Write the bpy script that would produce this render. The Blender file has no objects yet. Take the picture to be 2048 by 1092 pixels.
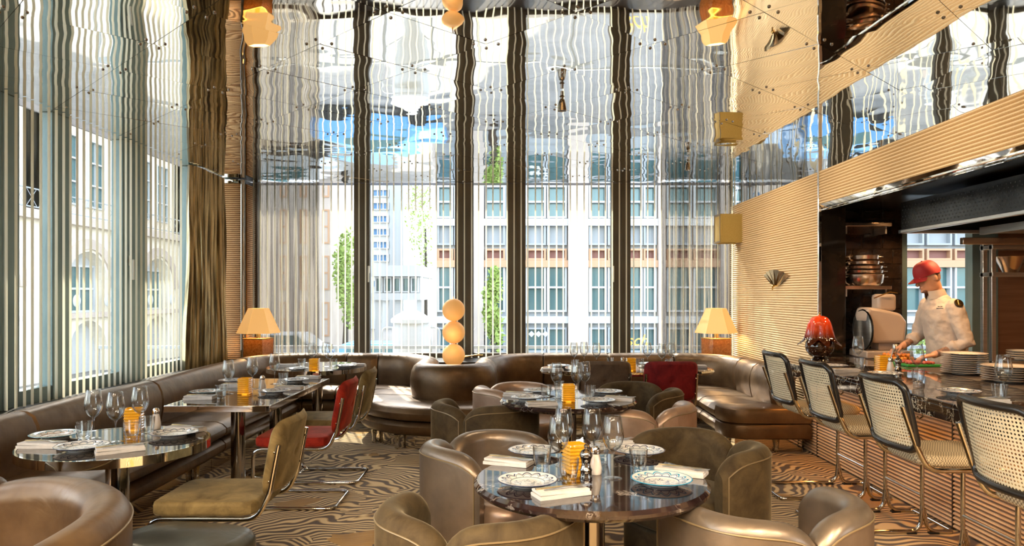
import bpy, bmesh, math, random
from mathutils import Vector, Matrix
PI = math.pi
random.seed(7)
C = bpy.context.scene.collection
F, CX, HY, EZ = 1450.0, 1026.0, 588.0, 1.5     # focal length, vanishing point (2048x1092 frame), eye height

def U(px, py, z):                               # a photograph pixel on the horizontal plane z
    d = F * (EZ - z) / (py - HY)
    return ((px - CX) * d / F, d)

# ------------------------------------------------------------------ camera, world, sun, lamps, exposure
cam_d = bpy.data.cameras.new('camera'); cam = bpy.data.objects.new('camera', cam_d); C.objects.link(cam)
cam.location = (0, 0, EZ); cam.rotation_euler = (PI / 2, 0, 0)
cam_d.sensor_width = 36; cam_d.lens = F / 2048 * 36
cam_d.shift_x = -2 / 2048; cam_d.shift_y = 42 / 2048
cam_d.clip_start = .05; cam_d.clip_end = 400
sc = bpy.context.scene
sc.camera = cam
sc.view_settings.view_transform = 'Standard'; sc.view_settings.look = 'None'
sc.view_settings.gamma = 1; sc.view_settings.use_curve_mapping = False
sc.view_settings.exposure = 0.38
try:
    cy = sc.cycles
    cy.max_bounces = 9; cy.diffuse_bounces = 3; cy.glossy_bounces = 5; cy.transmission_bounces = 4
    cy.transparent_max_bounces = 28; cy.sample_clamp_indirect = 4; cy.blur_glossy = .6
    cy.use_denoising = True
except Exception:
    pass

w = bpy.data.worlds.new('world'); sc.world = w; w.use_nodes = True
nt = w.node_tree; nt.nodes.clear()
sky = nt.nodes.new('ShaderNodeTexSky')
sky.sky_type = 'NISHITA'; sky.sun_disc = False; sky.sun_elevation = math.radians(42); sky.sun_rotation = math.radians(-18)
sky.air_density = 1.0; sky.dust_density = 1.5; sky.ozone_density = 1.0
bg = nt.nodes.new('ShaderNodeBackground'); bg.inputs[1].default_value = 1.12
ow = nt.nodes.new('ShaderNodeOutputWorld')
hs = nt.nodes.new('ShaderNodeHueSaturation'); hs.inputs['Saturation'].default_value = .45; nt.links.new(sky.outputs[0], hs.inputs['Color']); nt.links.new(hs.outputs[0], bg.inputs[0]); nt.links.new(bg.outputs[0], ow.inputs[0])

def lamp(name, kind, loc, energy, color, size=.1, direction=None, size_y=None, spot=None):
    d = bpy.data.lights.new(name, kind); o = bpy.data.objects.new(name, d); C.objects.link(o)
    o.location = loc; d.energy = energy; d.color = color
    if kind == 'AREA':
        d.size = size; d.spread = 1.9
        if size_y: d.shape = 'RECTANGLE'; d.size_y = size_y
    elif kind == 'SUN': d.angle = size
    else: d.shadow_soft_size = size
    if spot: d.spot_size = spot; d.spot_blend = .6
    if direction: o.rotation_euler = Vector(direction).to_track_quat('-Z', 'Y').to_euler()
    return o
SUN = Vector((.24, -.72, -.66)).normalized()
lamp('sun', 'SUN', (-8, 12, 12), 9.0, (1, .93, .80), .012, SUN)
WARM = (1, .80, .56)
for x in (-2.4, -.8, .8, 2.2):                   # added fill lights, unseen behind the camera, to brighten the room
    for y in (-.9, .6):
        lamp('fill_light', 'AREA', (x, y, 2.78), 42, WARM, .5, (0.12, .35, -1))
for x, y in ((.36, 5.33), (1.9, 7.88)):
    lamp('spot_bulb', 'SPOT', (x, y, 2.84), 22, WARM, .03, (0, 0, -1), spot=1.9)

for y in (2.2, 3.8, 5.4, 7.0, 8.4):               # added spots without fixtures, to brighten the ribbed wall
    lamp('wall_fill', 'SPOT', (.75, y, 2.93), 72, WARM, .05, (1, .05, -.42), spot=1.35)

# ------------------------------------------------------------------ materials
def nodes(name):
    m = bpy.data.materials.new(name); m.use_nodes = True
    t = m.node_tree; b = t.nodes['Principled BSDF']
    return m, t, b
def setp(b, **k):
    names = dict(col='Base Color', rough='Roughness', metal='Metallic', spec='Specular IOR Level', sheen='Sheen Weight',
                 sheen_r='Sheen Roughness', coat='Coat Weight', coat_r='Coat Roughness', em='Emission Color', ems='Emission Strength',
                 trans='Transmission Weight', alpha='Alpha', ior='IOR', sheen_t='Sheen Tint')
    for a, v in k.items():
        if a in ('col', 'em', 'sheen_t') and len(v) == 3: v = (*v, 1)
        b.inputs[names[a]].default_value = v
def N(t, typ, **k):
    n = t.nodes.new(typ)
    for a, v in k.items():
        if a.startswith('i_'):
            key = a[2:]; key = int(key) if key.isdigit() else key
            n.inputs[key].default_value = v
        else: setattr(n, a, v)
    return n
def coord(t, scale=(1, 1, 1), kind='Object', rot=(0, 0, 0)):
    c = N(t, 'ShaderNodeTexCoord'); mp = N(t, 'ShaderNodeMapping')
    mp.inputs['Scale'].default_value = scale; mp.inputs['Rotation'].default_value = rot
    t.links.new(c.outputs[kind], mp.inputs[0]); return mp.outputs[0]
def ramp(t, fac, stops):
    r = N(t, 'ShaderNodeValToRGB'); e = r.color_ramp.elements
    while len(e) < len(stops): e.new(.5)
    for i, (p, c) in enumerate(stops): e[i].position = p; e[i].color = (*c, 1)
    t.links.new(fac, r.inputs[0]); return r.outputs[0]
def noise(t, vec, scale, detail=3, rough=.5, dist=0):
    n = N(t, 'ShaderNodeTexNoise'); n.inputs['Scale'].default_value = scale; n.inputs['Detail'].default_value = detail
    n.inputs['Roughness'].default_value = rough; n.inputs['Distortion'].default_value = dist
    if vec is not None: t.links.new(vec, n.inputs['Vector'])
    return n.outputs[0]
def bump(t, b, h, strength=.3, dist=.01):
    n = N(t, 'ShaderNodeBump'); n.inputs['Strength'].default_value = strength; n.inputs['Distance'].default_value = dist
    t.links.new(h, n.inputs['Height']); t.links.new(n.outputs[0], b.inputs['Normal'])
def math_(t, op, a, b_=None, c_=None):
    n = N(t, 'ShaderNodeMath', operation=op)
    for i, v in enumerate((a, b_, c_)):
        if v is None: continue
        if isinstance(v, (int, float)): n.inputs[i].default_value = v
        else: t.links.new(v, n.inputs[i])
    return n.outputs[0]
def simple(name, col, rough=.5, metal=0, **k):
    m, t, b = nodes(name); setp(b, col=col, rough=rough, metal=metal, **k); return m
def mottled(name, c1, c2, scale=8, rough=.5, metal=0, bs=0, bd=.002, stretch=(1, 1, 1), bscale=None, rr=None, **k):
    m, t, b = nodes(name); setp(b, rough=rough, metal=metal, **k)
    v = coord(t, stretch); n = noise(t, v, scale, 4)
    t.links.new(ramp(t, n, [(.3, c1), (.7, c2)]), b.inputs['Base Color'])
    if rr:
        r = N(t, 'ShaderNodeMapRange'); r.inputs['To Min'].default_value = rr[0]; r.inputs['To Max'].default_value = rr[1]
        t.links.new(noise(t, v, scale * .7, 2), r.inputs[0]); t.links.new(r.outputs[0], b.inputs['Roughness'])
    if bs: bump(t, b, noise(t, v, bscale or scale * 4, 3), bs, bd)
    return m
M = {}
def leather(name, c1, c2, metal=.55, rough=(.30, .48)):
    m, t, b = nodes(name); setp(b, metal=metal, coat=.15, coat_r=.3)
    v = coord(t); n = noise(t, v, 3.5, 4, .6)
    t.links.new(ramp(t, n, [(.3, c1), (.72, c2)]), b.inputs['Base Color'])
    r = N(t, 'ShaderNodeMapRange'); r.inputs['To Min'].default_value = rough[0]; r.inputs['To Max'].default_value = rough[1]
    t.links.new(noise(t, v, 6, 3), r.inputs[0]); t.links.new(r.outputs[0], b.inputs['Roughness'])
    h1 = noise(t, v, 5, 3, .5, .6); h2 = noise(t, v, 260, 2)
    bump(t, b, math_(t, 'ADD', h1, math_(t, 'MULTIPLY', h2, .03)), .35, .02)
    return m
M['leather'] = leather('bronze leather', (.085, .045, .019), (.21, .125, .056), .55)
M['leather_light'] = leather('champagne leather', (.30, .19, .125), (.50, .35, .25), .5, (.28, .42))
M['leather_pewter'] = leather('pewter leather', (.14, .105, .075), (.27, .205, .145), .6, (.26, .4))
def velvet(name, c1, c2, tint):
    m, t, b = nodes(name); setp(b, rough=.75, sheen=.40, sheen_r=.3, sheen_t=tint, spec=.2)
    v = coord(t); n = noise(t, v, 9, 5, .65, .5)
    t.links.new(ramp(t, n, [(.28, c1), (.72, c2)]), b.inputs['Base Color'])
    bump(t, b, noise(t, v, 180, 2), .15, .002)
    return m
M['velvet_olive'] = velvet('olive brown velvet', (.032, .020, .009), (.095, .065, .029), (.75, .62, .40))
M['velvet_gold'] = velvet('olive gold velvet', (.085, .056, .020), (.26, .185, .075), (.9, .75, .45))
M['velvet_red'] = velvet('red velvet', (.13, .006, .003), (.42, .030, .010), (1, .35, .2))
M['velvet_wine'] = velvet('wine velvet', (.09, .004, .006), (.24, .014, .014), (.8, .2, .2))
M['velvet_brown'] = velvet('brown velvet', (.07, .042, .026), (.13, .085, .052), (.6, .5, .4))
M['piping'] = simple('piping cord', (.26, .19, .10), .35, .4)
M['chrome'] = simple('polished chrome', (.60, .575, .54), .07, 1)
M['dark_chrome'] = simple('dark polished steel', (.36, .33, .30), .10, 1)
M['steel'] = mottled('brushed steel', (.50, .49, .47), (.66, .64, .61), 3, .3, 1, .1, .001, (1, 1, 30))
M['fan_metal'] = simple('smoked gold metal', (.42, .32, .20), .12, 1)
M['brass'] = simple('brass', (.80, .55, .20), .18, 1)
M['rubber'] = simple('black rubber', (.01, .01, .01), .6)
M['black_wood'] = simple('black lacquered wood', (.018, .015, .013), .22)
M['cane'] = simple('woven cane', (.72, .62, .42), .6)
M['glass_rim'] = simple('dark glass', (.03, .03, .035), .05)
M['frame'] = mottled('bronze window frame', (.065, .052, .036), (.10, .08, .055), 2, .4, .3)
M['frame_left'] = mottled('grey green window frame', (.13, .19, .19), (.20, .27, .26), 2, .4, .2)
M['handle'] = simple('white window handle', (.8, .8, .76), .3)
def slat_mat():
    m = bpy.data.materials.new('ivory blind slat'); m.use_nodes = True; t = m.node_tree; t.nodes.clear()
    df = N(t, 'ShaderNodeBsdfDiffuse'); tl = N(t, 'ShaderNodeBsdfTranslucent'); o = N(t, 'ShaderNodeOutputMaterial'); mx = N(t, 'ShaderNodeMixShader')
    df.inputs[0].default_value = (.90, .85, .72, 1); tl.inputs[0].default_value = (.96, .92, .80, 1); mx.inputs[0].default_value = .62
    t.links.new(df.outputs[0], mx.inputs[1]); t.links.new(tl.outputs[0], mx.inputs[2]); t.links.new(mx.outputs[0], o.inputs[0]); return m
M['slat'] = slat_mat()
M['plaster'] = simple('warm plaster', (.55, .45, .33), .8)
M['black_stone'] = mottled('black polished stone', (.006, .005, .004), (.03, .02, .012), 5, .08)
M['dark_brown'] = simple('dark brown lacquer', (.03, .022, .016), .3)  # plain dark brown for cores, ledges, plinths and joints
M['black_steel'] = mottled('black hood steel', (.035, .036, .038), (.07, .072, .074), 3, .2, .9)
M['prep_top'] = simple('matt dark prep top', (.05, .035, .028), .55)
M['brown_steel'] = mottled('warm brushed steel', (.30, .16, .09), (.42, .24, .14), 2, .3, .7, .05, .001, (1, 1, 14))
M['copper'] = simple('warm steel', (.75, .60, .48), .22, 1)

def thin_glass(name, tint=(.97, .98, .97), edge=.5, base=.05, col=(1, 1, 1), dark=.5):
    m = bpy.data.materials.new(name); m.use_nodes = True; t = m.node_tree; t.nodes.clear()
    tr = N(t, 'ShaderNodeBsdfTransparent')
    gl = N(t, 'ShaderNodeBsdfGlossy'); gl.inputs['Roughness'].default_value = .02; gl.inputs[0].default_value = (*col, 1)
    lw = N(t, 'ShaderNodeLayerWeight'); lw.inputs[0].default_value = .5
    p = math_(t, 'POWER', lw.outputs['Facing'], 2.6)
    tm = N(t, 'ShaderNodeMixRGB'); tm.inputs[1].default_value = (*tint, 1); tm.inputs[2].default_value = (*[x * dark for x in tint], 1)
    t.links.new(math_(t, 'POWER', lw.outputs['Facing'], 2.0), tm.inputs[0]); t.links.new(tm.outputs[0], tr.inputs[0])
    f = math_(t, 'MULTIPLY_ADD', p, edge, base)
    mx = N(t, 'ShaderNodeMixShader'); o = N(t, 'ShaderNodeOutputMaterial')
    t.links.new(f, mx.inputs[0]); t.links.new(tr.outputs[0], mx.inputs[1]); t.links.new(gl.outputs[0], mx.inputs[2])
    t.links.new(mx.outputs[0], o.inputs[0]); return m
M['pane'] = thin_glass('window pane', (.95, .97, .965), .2, .02, dark=.9)
M['glass'] = thin_glass('drinking glass', (.93, .94, .94), .75, .06)
M['wine_glass'] = thin_glass('wine glass', (.94, .95, .95), .8, .05)
M['amber'] = thin_glass('amber glass', (.98, .60, .08), .45, .10, (1, .75, .25))

def mirror(name, col, wav=.0014, sc_=3.2, rough=.015):
    m, t, b = nodes(name); setp(b, col=col, metal=1, rough=rough)
    c = N(t, 'ShaderNodeTexCoord'); oi = N(t, 'ShaderNodeObjectInfo')
    add = N(t, 'ShaderNodeVectorMath', operation='ADD'); mul = N(t, 'ShaderNodeVectorMath', operation='SCALE')
    cmb = N(t, 'ShaderNodeCombineXYZ')
    for i in range(3): t.links.new(oi.outputs['Random'], cmb.inputs[i])
    t.links.new(cmb.outputs[0], mul.inputs[0]); mul.inputs['Scale'].default_value = 37
    t.links.new(c.outputs['Object'], add.inputs[0]); t.links.new(mul.outputs[0], add.inputs[1])
    h = noise(t, add.outputs[0], sc_, 1.2, .4, .25)
    bump(t, b, h, 1.0, wav)
    return m
M['mirror'] = mirror('rippled mirror steel', (.88, .88, .86), .0052, 2.0)
M['mirror_flat'] = simple('polished mirror steel', (.8, .78, .74), .03, 1)
M['plinth'] = mirror('plinth mirror', (.62, .55, .46), .0012, 3.0, .05)

def marble(name, base, vein, scale=6, dens=.52, rough=.06):
    m, t, b = nodes(name); setp(b, rough=rough, coat=.3, coat_r=.03, spec=.7)
    v = coord(t)
    n1 = N(t, 'ShaderNodeTexVoronoi', feature='DISTANCE_TO_EDGE'); n1.inputs['Scale'].default_value = scale
    nd = N(t, 'ShaderNodeTexNoise'); nd.inputs['Scale'].default_value = scale * 1.4; nd.inputs['Detail'].default_value = 5
    t.links.new(v, nd.inputs['Vector'])
    mx = N(t, 'ShaderNodeVectorMath', operation='MULTIPLY_ADD'); mx.inputs[1].default_value = (.35, .35, .35)
    t.links.new(nd.outputs['Color'], mx.inputs[0]); t.links.new(v, mx.inputs[2]); t.links.new(mx.outputs[0], n1.inputs['Vector'])
    vein_f = ramp(t, n1.outputs['Distance'], [(0, (1, 1, 1)), (.045, (0, 0, 0))])
    msk = ramp(t, noise(t, v, scale * .6, 3), [(dens - .06, (0, 0, 0)), (dens + .1, (1, 1, 1))])
    f = math_(t, 'MULTIPLY', vein_f, msk)
    basec = ramp(t, noise(t, v, scale * 2.2, 5), [(.35, base), (.7, tuple(x * 1.9 + .003 for x in base))])
    mc = N(t, 'ShaderNodeMixRGB'); t.links.new(f, mc.inputs[0]); t.links.new(basec, mc.inputs[1]); mc.inputs[2].default_value = (*vein, 1)
    t.links.new(mc.outputs[0], b.inputs['Base Color']); return m
M['marble'] = marble('wine red marble', (.014, .007, .006), (.42, .36, .31), 7, .56)
M['marble_bar'] = marble('dark veined marble', (.016, .010, .008), (.72, .66, .52), 8, .42, .03)
M['table_glass'] = mottled('smoked mirror top', (.10, .08, .065), (.14, .115, .09), 2, .05, .75)
M['lacquer_top'] = mottled('dark lacquer top', (.035, .025, .02), (.06, .045, .035), 2, .05, .3)

def fabric_wall(name, c1, c2):
    m, t, b = nodes(name); setp(b, rough=.85, sheen=.2, spec=.15)
    v = coord(t)
    t.links.new(ramp(t, noise(t, v, 140, 3), [(.3, c1), (.7, c2)]), b.inputs['Base Color'])
    bump(t, b, noise(t, v, 400, 2), .3, .002); return m
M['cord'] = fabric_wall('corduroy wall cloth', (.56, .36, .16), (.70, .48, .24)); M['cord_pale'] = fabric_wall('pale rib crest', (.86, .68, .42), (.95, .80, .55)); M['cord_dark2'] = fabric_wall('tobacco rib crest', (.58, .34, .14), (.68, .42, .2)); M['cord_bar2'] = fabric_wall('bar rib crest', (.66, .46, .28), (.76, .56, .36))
M['cord_bar'] = fabric_wall('ribbed bar cloth', (.24, .14, .08), (.32, .20, .12))
M['cord_dark'] = fabric_wall('tobacco ribbed cloth', (.24, .11, .035), (.34, .17, .06))
M['sconce'] = fabric_wall('ochre cloth', (.52, .36, .10), (.60, .43, .14))
def satin():
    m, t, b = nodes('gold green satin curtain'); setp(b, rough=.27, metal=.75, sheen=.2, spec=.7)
    v = coord(t, (1, 1, .05)); t.links.new(ramp(t, noise(t, v, 22, 3), [(.38, (.07, .052, .022)), (.62, (.58, .48, .27))]), b.inputs['Base Color'])  # dark and bright stripes paint the fold shading into the cloth colour
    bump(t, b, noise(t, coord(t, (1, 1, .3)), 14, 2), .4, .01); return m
M['satin'] = satin()
def sheer():
    m = bpy.data.materials.new('sheer bronze voile'); m.use_nodes = True; t = m.node_tree; t.nodes.clear()
    tr = N(t, 'ShaderNodeBsdfTransparent'); tr.inputs[0].default_value = (.95, .93, .88, 1)
    df = N(t, 'ShaderNodeBsdfDiffuse'); tl = N(t, 'ShaderNodeBsdfTranslucent')
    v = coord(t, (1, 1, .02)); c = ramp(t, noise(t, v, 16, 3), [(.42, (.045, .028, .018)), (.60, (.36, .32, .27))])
    t.links.new(c, df.inputs[0]); t.links.new(c, tl.inputs[0])
    m1 = N(t, 'ShaderNodeMixShader'); m1.inputs[0].default_value = .6
    t.links.new(df.outputs[0], m1.inputs[1]); t.links.new(tl.outputs[0], m1.inputs[2])
    lw = N(t, 'ShaderNodeLayerWeight'); lw.inputs[0].default_value = .35
    f = math_(t, 'MULTIPLY_ADD', lw.outputs['Facing'], .50, .54)
    f = math_(t, 'MINIMUM', f, .96)
    m2 = N(t, 'ShaderNodeMixShader'); o = N(t, 'ShaderNodeOutputMaterial')
    t.links.new(f, m2.inputs[0]); t.links.new(tr.outputs[0], m2.inputs[1]); t.links.new(m1.outputs[0], m2.inputs[2])
    t.links.new(m2.outputs[0], o.inputs[0]); return m
M['sheer'] = sheer()
def burl():
    m, t, b = nodes('burl wood'); setp(b, rough=.18, coat=.5)
    v = coord(t); t.links.new(ramp(t, noise(t, v, 22, 6, .7, 2.5), [(.3, (.20, .055, .01)), (.5, (.45, .15, .03)), (.72, (.66, .28, .07))]), b.inputs['Base Color']); return m
M['burl'] = burl()
def glow(name, col, s, base=(.9, .7, .4), rough=.6):
    m, t, b = nodes(name); setp(b, col=base, rough=rough, em=col, ems=s); return m
M['shade'] = glow('lit lamp shade', (1, .50, .14), .50, (.70, .48, .24))
M['shade_in'] = glow('lit shade inside', (1, .75, .35), 1.6)
M['globe'] = glow('lit paper globe', (1, .44, .11), .34, (.62, .36, .14))
M['bulb'] = glow('bulb', (1, .75, .4), 12)
def redglass():
    m, t, b = nodes('red amber lamp glass'); setp(b, rough=.05, coat=.6)
    v = coord(t); sep = N(t, 'ShaderNodeSeparateXYZ'); t.links.new(v, sep.inputs[0])
    zr = N(t, 'ShaderNodeMapRange'); zr.inputs['From Min'].default_value = .20; zr.inputs['From Max'].default_value = .38
    t.links.new(sep.outputs[2], zr.inputs[0])
    k = math_(t, 'MULTIPLY', zr.outputs[0], noise(t, v, 14, 2, .5, 1))
    t.links.new(ramp(t, zr.outputs[0], [(0, (.05, .012, .004)), (1, (.40, .03, .004))]), b.inputs['Base Color'])
    b.inputs['Emission Color'].default_value = (1, .07, .01, 1)
    t.links.new(math_(t, 'MULTIPLY', k, .9), b.inputs['Emission Strength']); return m
M['redglass'] = redglass()
M['brown_glass'] = simple('dark brown glass', (.045, .014, .005), .04, 0, coat=.7)
M['linen'] = mottled('white linen', (.50, .47, .44), (.60, .57, .54), 30, .8, 0, .3, .002)
M['white_ceramic'] = simple('white glazed ceramic', (.82, .80, .76), .12, 0, coat=.3)
M['rice_salt'] = simple('salt', (.86, .80, .72), .6)
M['white_plate'] = simple('stacked plate glaze', (.66, .58, .50), .15)

def plate_mat(name, ink, ink2, food=False):
    m, t, b = nodes(name); setp(b, rough=.12, coat=.3)
    c = N(t, 'ShaderNodeTexCoord'); s = N(t, 'ShaderNodeSeparateXYZ'); t.links.new(c.outputs['Object'], s.inputs[0])
    x, y = s.outputs[0], s.outputs[1]
    r = math_(t, 'SQRT', math_(t, 'ADD', math_(t, 'MULTIPLY', x, x), math_(t, 'MULTIPLY', y, y)))
    th = math_(t, 'ARCTAN2', y, x)
    sc1 = math_(t, 'ABSOLUTE', math_(t, 'SINE', math_(t, 'MULTIPLY', th, 7)))
    tgt = math_(t, 'MULTIPLY_ADD', sc1, .021, .082)
    d = math_(t, 'ABSOLUTE', math_(t, 'SUBTRACT', r, tgt))
    arc = math_(t, 'LESS_THAN', d, .0042)
    d2 = math_(t, 'ABSOLUTE', math_(t, 'SUBTRACT', r, math_(t, 'SUBTRACT', tgt, .012)))
    arc2 = math_(t, 'LESS_THAN', d2, .003)
    rim = math_(t, 'GREATER_THAN', r, .1165)
    ln = math_(t, 'LESS_THAN', math_(t, 'ABSOLUTE', math_(t, 'SUBTRACT', r, .068)), .0015)
    nn = noise(t, c.outputs['Object'], 60, 4, .7, 1.5)
    cen = math_(t, 'MULTIPLY', math_(t, 'GREATER_THAN', nn, .57), math_(t, 'LESS_THAN', r, .055))
    mA = N(t, 'ShaderNodeMixRGB'); mA.inputs[1].default_value = (.66, .64, .60, 1); mA.inputs[2].default_value = (*ink, 1)
    t.links.new(math_(t, 'MAXIMUM', arc, rim), mA.inputs[0])
    mB = N(t, 'ShaderNodeMixRGB'); t.links.new(mA.outputs[0], mB.inputs[1]); mB.inputs[2].default_value = (*ink2, 1)
    t.links.new(math_(t, 'MAXIMUM', math_(t, 'MAXIMUM', arc2, ln), cen), mB.inputs[0])
    t.links.new(mB.outputs[0], b.inputs['Base Color']); return m
M['plate_ink'] = plate_mat('plate with dark arches', (.035, .045, .10), (.18, .22, .24))
M['plate_blue'] = plate_mat('plate with turquoise arches', (.01, .22, .38), (.06, .10, .20))
M['plate_teal'] = plate_mat('plate with teal rim', (.05, .20, .26), (.25, .14, .08))

def carpet():
    m, t, b = nodes('zebra moire carpet'); setp(b, rough=.9, sheen=.2, spec=.1)
    c = N(t, 'ShaderNodeTexCoord'); v = c.outputs['Object']
    def stripes(rot, seed, freq=16):
        mp = N(t, 'ShaderNodeMapping'); mp.inputs['Rotation'].default_value = (0, 0, rot); mp.inputs['Location'].default_value = (seed, seed * .7, 0)
        t.links.new(v, mp.inputs[0]); s = N(t, 'ShaderNodeSeparateXYZ'); t.links.new(mp.outputs[0], s.inputs[0])
        n = noise(t, mp.outputs[0], 3.4, 1.0, .4); n2 = noise(t, mp.outputs[0], 1.1, 0, .4)
        ph = math_(t, 'ADD', math_(t, 'MULTIPLY_ADD', n, .34, s.outputs[1]), math_(t, 'MULTIPLY', n2, .8))
        return math_(t, 'SINE', math_(t, 'MULTIPLY', ph, 2 * PI * freq))
    s1, s2 = stripes(.25, 1.3), stripes(-.5, 4.1)
    vo = N(t, 'ShaderNodeTexVoronoi', feature='F1'); vo.inputs['Scale'].default_value = 1.15
    nd = N(t, 'ShaderNodeTexNoise'); nd.inputs['Scale'].default_value = 2; nd.inputs['Detail'].default_value = 2; t.links.new(v, nd.inputs['Vector'])
    ad = N(t, 'ShaderNodeVectorMath', operation='MULTIPLY_ADD'); ad.inputs[1].default_value = (.9, .9, .9)
    t.links.new(nd.outputs['Color'], ad.inputs[0]); t.links.new(v, ad.inputs[2]); t.links.new(ad.outputs[0], vo.inputs['Vector'])
    sp = N(t, 'ShaderNodeSeparateColor'); t.links.new(vo.outputs['Color'], sp.inputs[0])
    pick = math_(t, 'GREATER_THAN', sp.outputs[0], .5)
    st = N(t, 'ShaderNodeMix'); t.links.new(pick, st.inputs[0]); t.links.new(s1, st.inputs[2]); t.links.new(s2, st.inputs[3])
    nm = noise(t, v, 1.6, 2.5, .5, .4)
    msk = math_(t, 'MULTIPLY', math_(t, 'GREATER_THAN', nm, .37), 1)
    stc = ramp(t, math_(t, 'MULTIPLY_ADD', st.outputs[0], .5, .5), [(.28, (.070, .036, .014)), (.50, (.34, .20, .068)), (.74, (.60, .44, .22))])
    base = ramp(t, noise(t, v, 2.3, 3), [(.35, (.26, .135, .030)), (.65, (.44, .235, .040))])
    mx = N(t, 'ShaderNodeMixRGB'); t.links.new(msk, mx.inputs[0]); t.links.new(base, mx.inputs[1]); t.links.new(stc, mx.inputs[2])
    t.links.new(mx.outputs[0], b.inputs['Base Color'])
    bump(t, b, math_(t, 'ADD', noise(t, v, 320, 2), math_(t, 'MULTIPLY', st.outputs[0], .3)), .4, .004); return m
M['carpet'] = carpet()
M['skin'] = mottled('skin', (.50, .24, .14), (.60, .31, .19), 12, .5, 0, 0)
M['tattoo'] = mottled('tattooed forearm skin', (.05, .035, .03), (.42, .22, .14), 30, .5)
M['chef_white'] = mottled('white chef cloth', (.42, .34, .29), (.50, .42, .36), 5, .8, 0, .5, .02, (1, 1, 1), 9)
M['red_cap'] = simple('red cap cloth', (.27, .004, .008), .7)
M['apron'] = simple('dark apron', (.10, .08, .06), .8)
M['black'] = simple('black', (.012, .012, .014), .4)
M['green_board'] = simple('green cutting board', (.015, .22, .03), .5)
M['tomato'] = mottled('roasted tomato', (.72, .16, .02), (.85, .42, .06), 20, .25)
M['meat'] = mottled('cut red meat', (.28, .02, .015), (.60, .16, .10), 40, .35)
M['tile'] = mottled('black glazed tile', (.010, .007, .005), (.035, .02, .012), 9, .1, 0, .2, .004, (1, 1, 1), 12)
M['grout'] = simple('grout', (.05, .035, .025), .8)
M['slicer'] = mottled('cream enamel', (.46, .36, .29), (.54, .43, .35), 2, .3)

# outside
M['stone'] = mottled('cream limestone', (.82, .74, .60), (.92, .85, .72), 1.2, .9)
M['stone_dark'] = simple('darker stone', (.50, .42, .31), .9)  # plain darker stone of the planter trough
M['stone_pale'] = mottled('pale pink granite', (.52, .44, .38), (.60, .52, .46), 1, .8)
M['white_render'] = simple('white render', (.56, .58, .59), .8)
M['grey_panel'] = simple('grey facade panel', (.36, .39, .41), .6)
M['out_glass'] = simple('facade glass', (.08, .17, .18), .15, .1, spec=.6)
M['out_glass_blue'] = simple('blue facade glass', (.12, .32, .62), .3, .0)
M['terracotta'] = simple('terracotta panel', (.55, .33, .20), .8)
M['dark_red'] = simple('dark red panel', (.26, .12, .10), .7)
M['asphalt'] = mottled('pale paving', (.20, .19, .175), (.27, .26, .24), 2, .9)
M['leaf'] = mottled('bright leaves', (.20, .32, .06), (.45, .55, .16), 6, .6)
M['leaf_yellow'] = mottled('yellow green leaves', (.26, .34, .05), (.45, .50, .12), 6, .6)
M['blue_steel'] = simple('blue scaffold', (.08, .25, .6), .4)
M['gold_letters'] = glow('gold neon letters', (1, .7, .15), 1.2)
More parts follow.
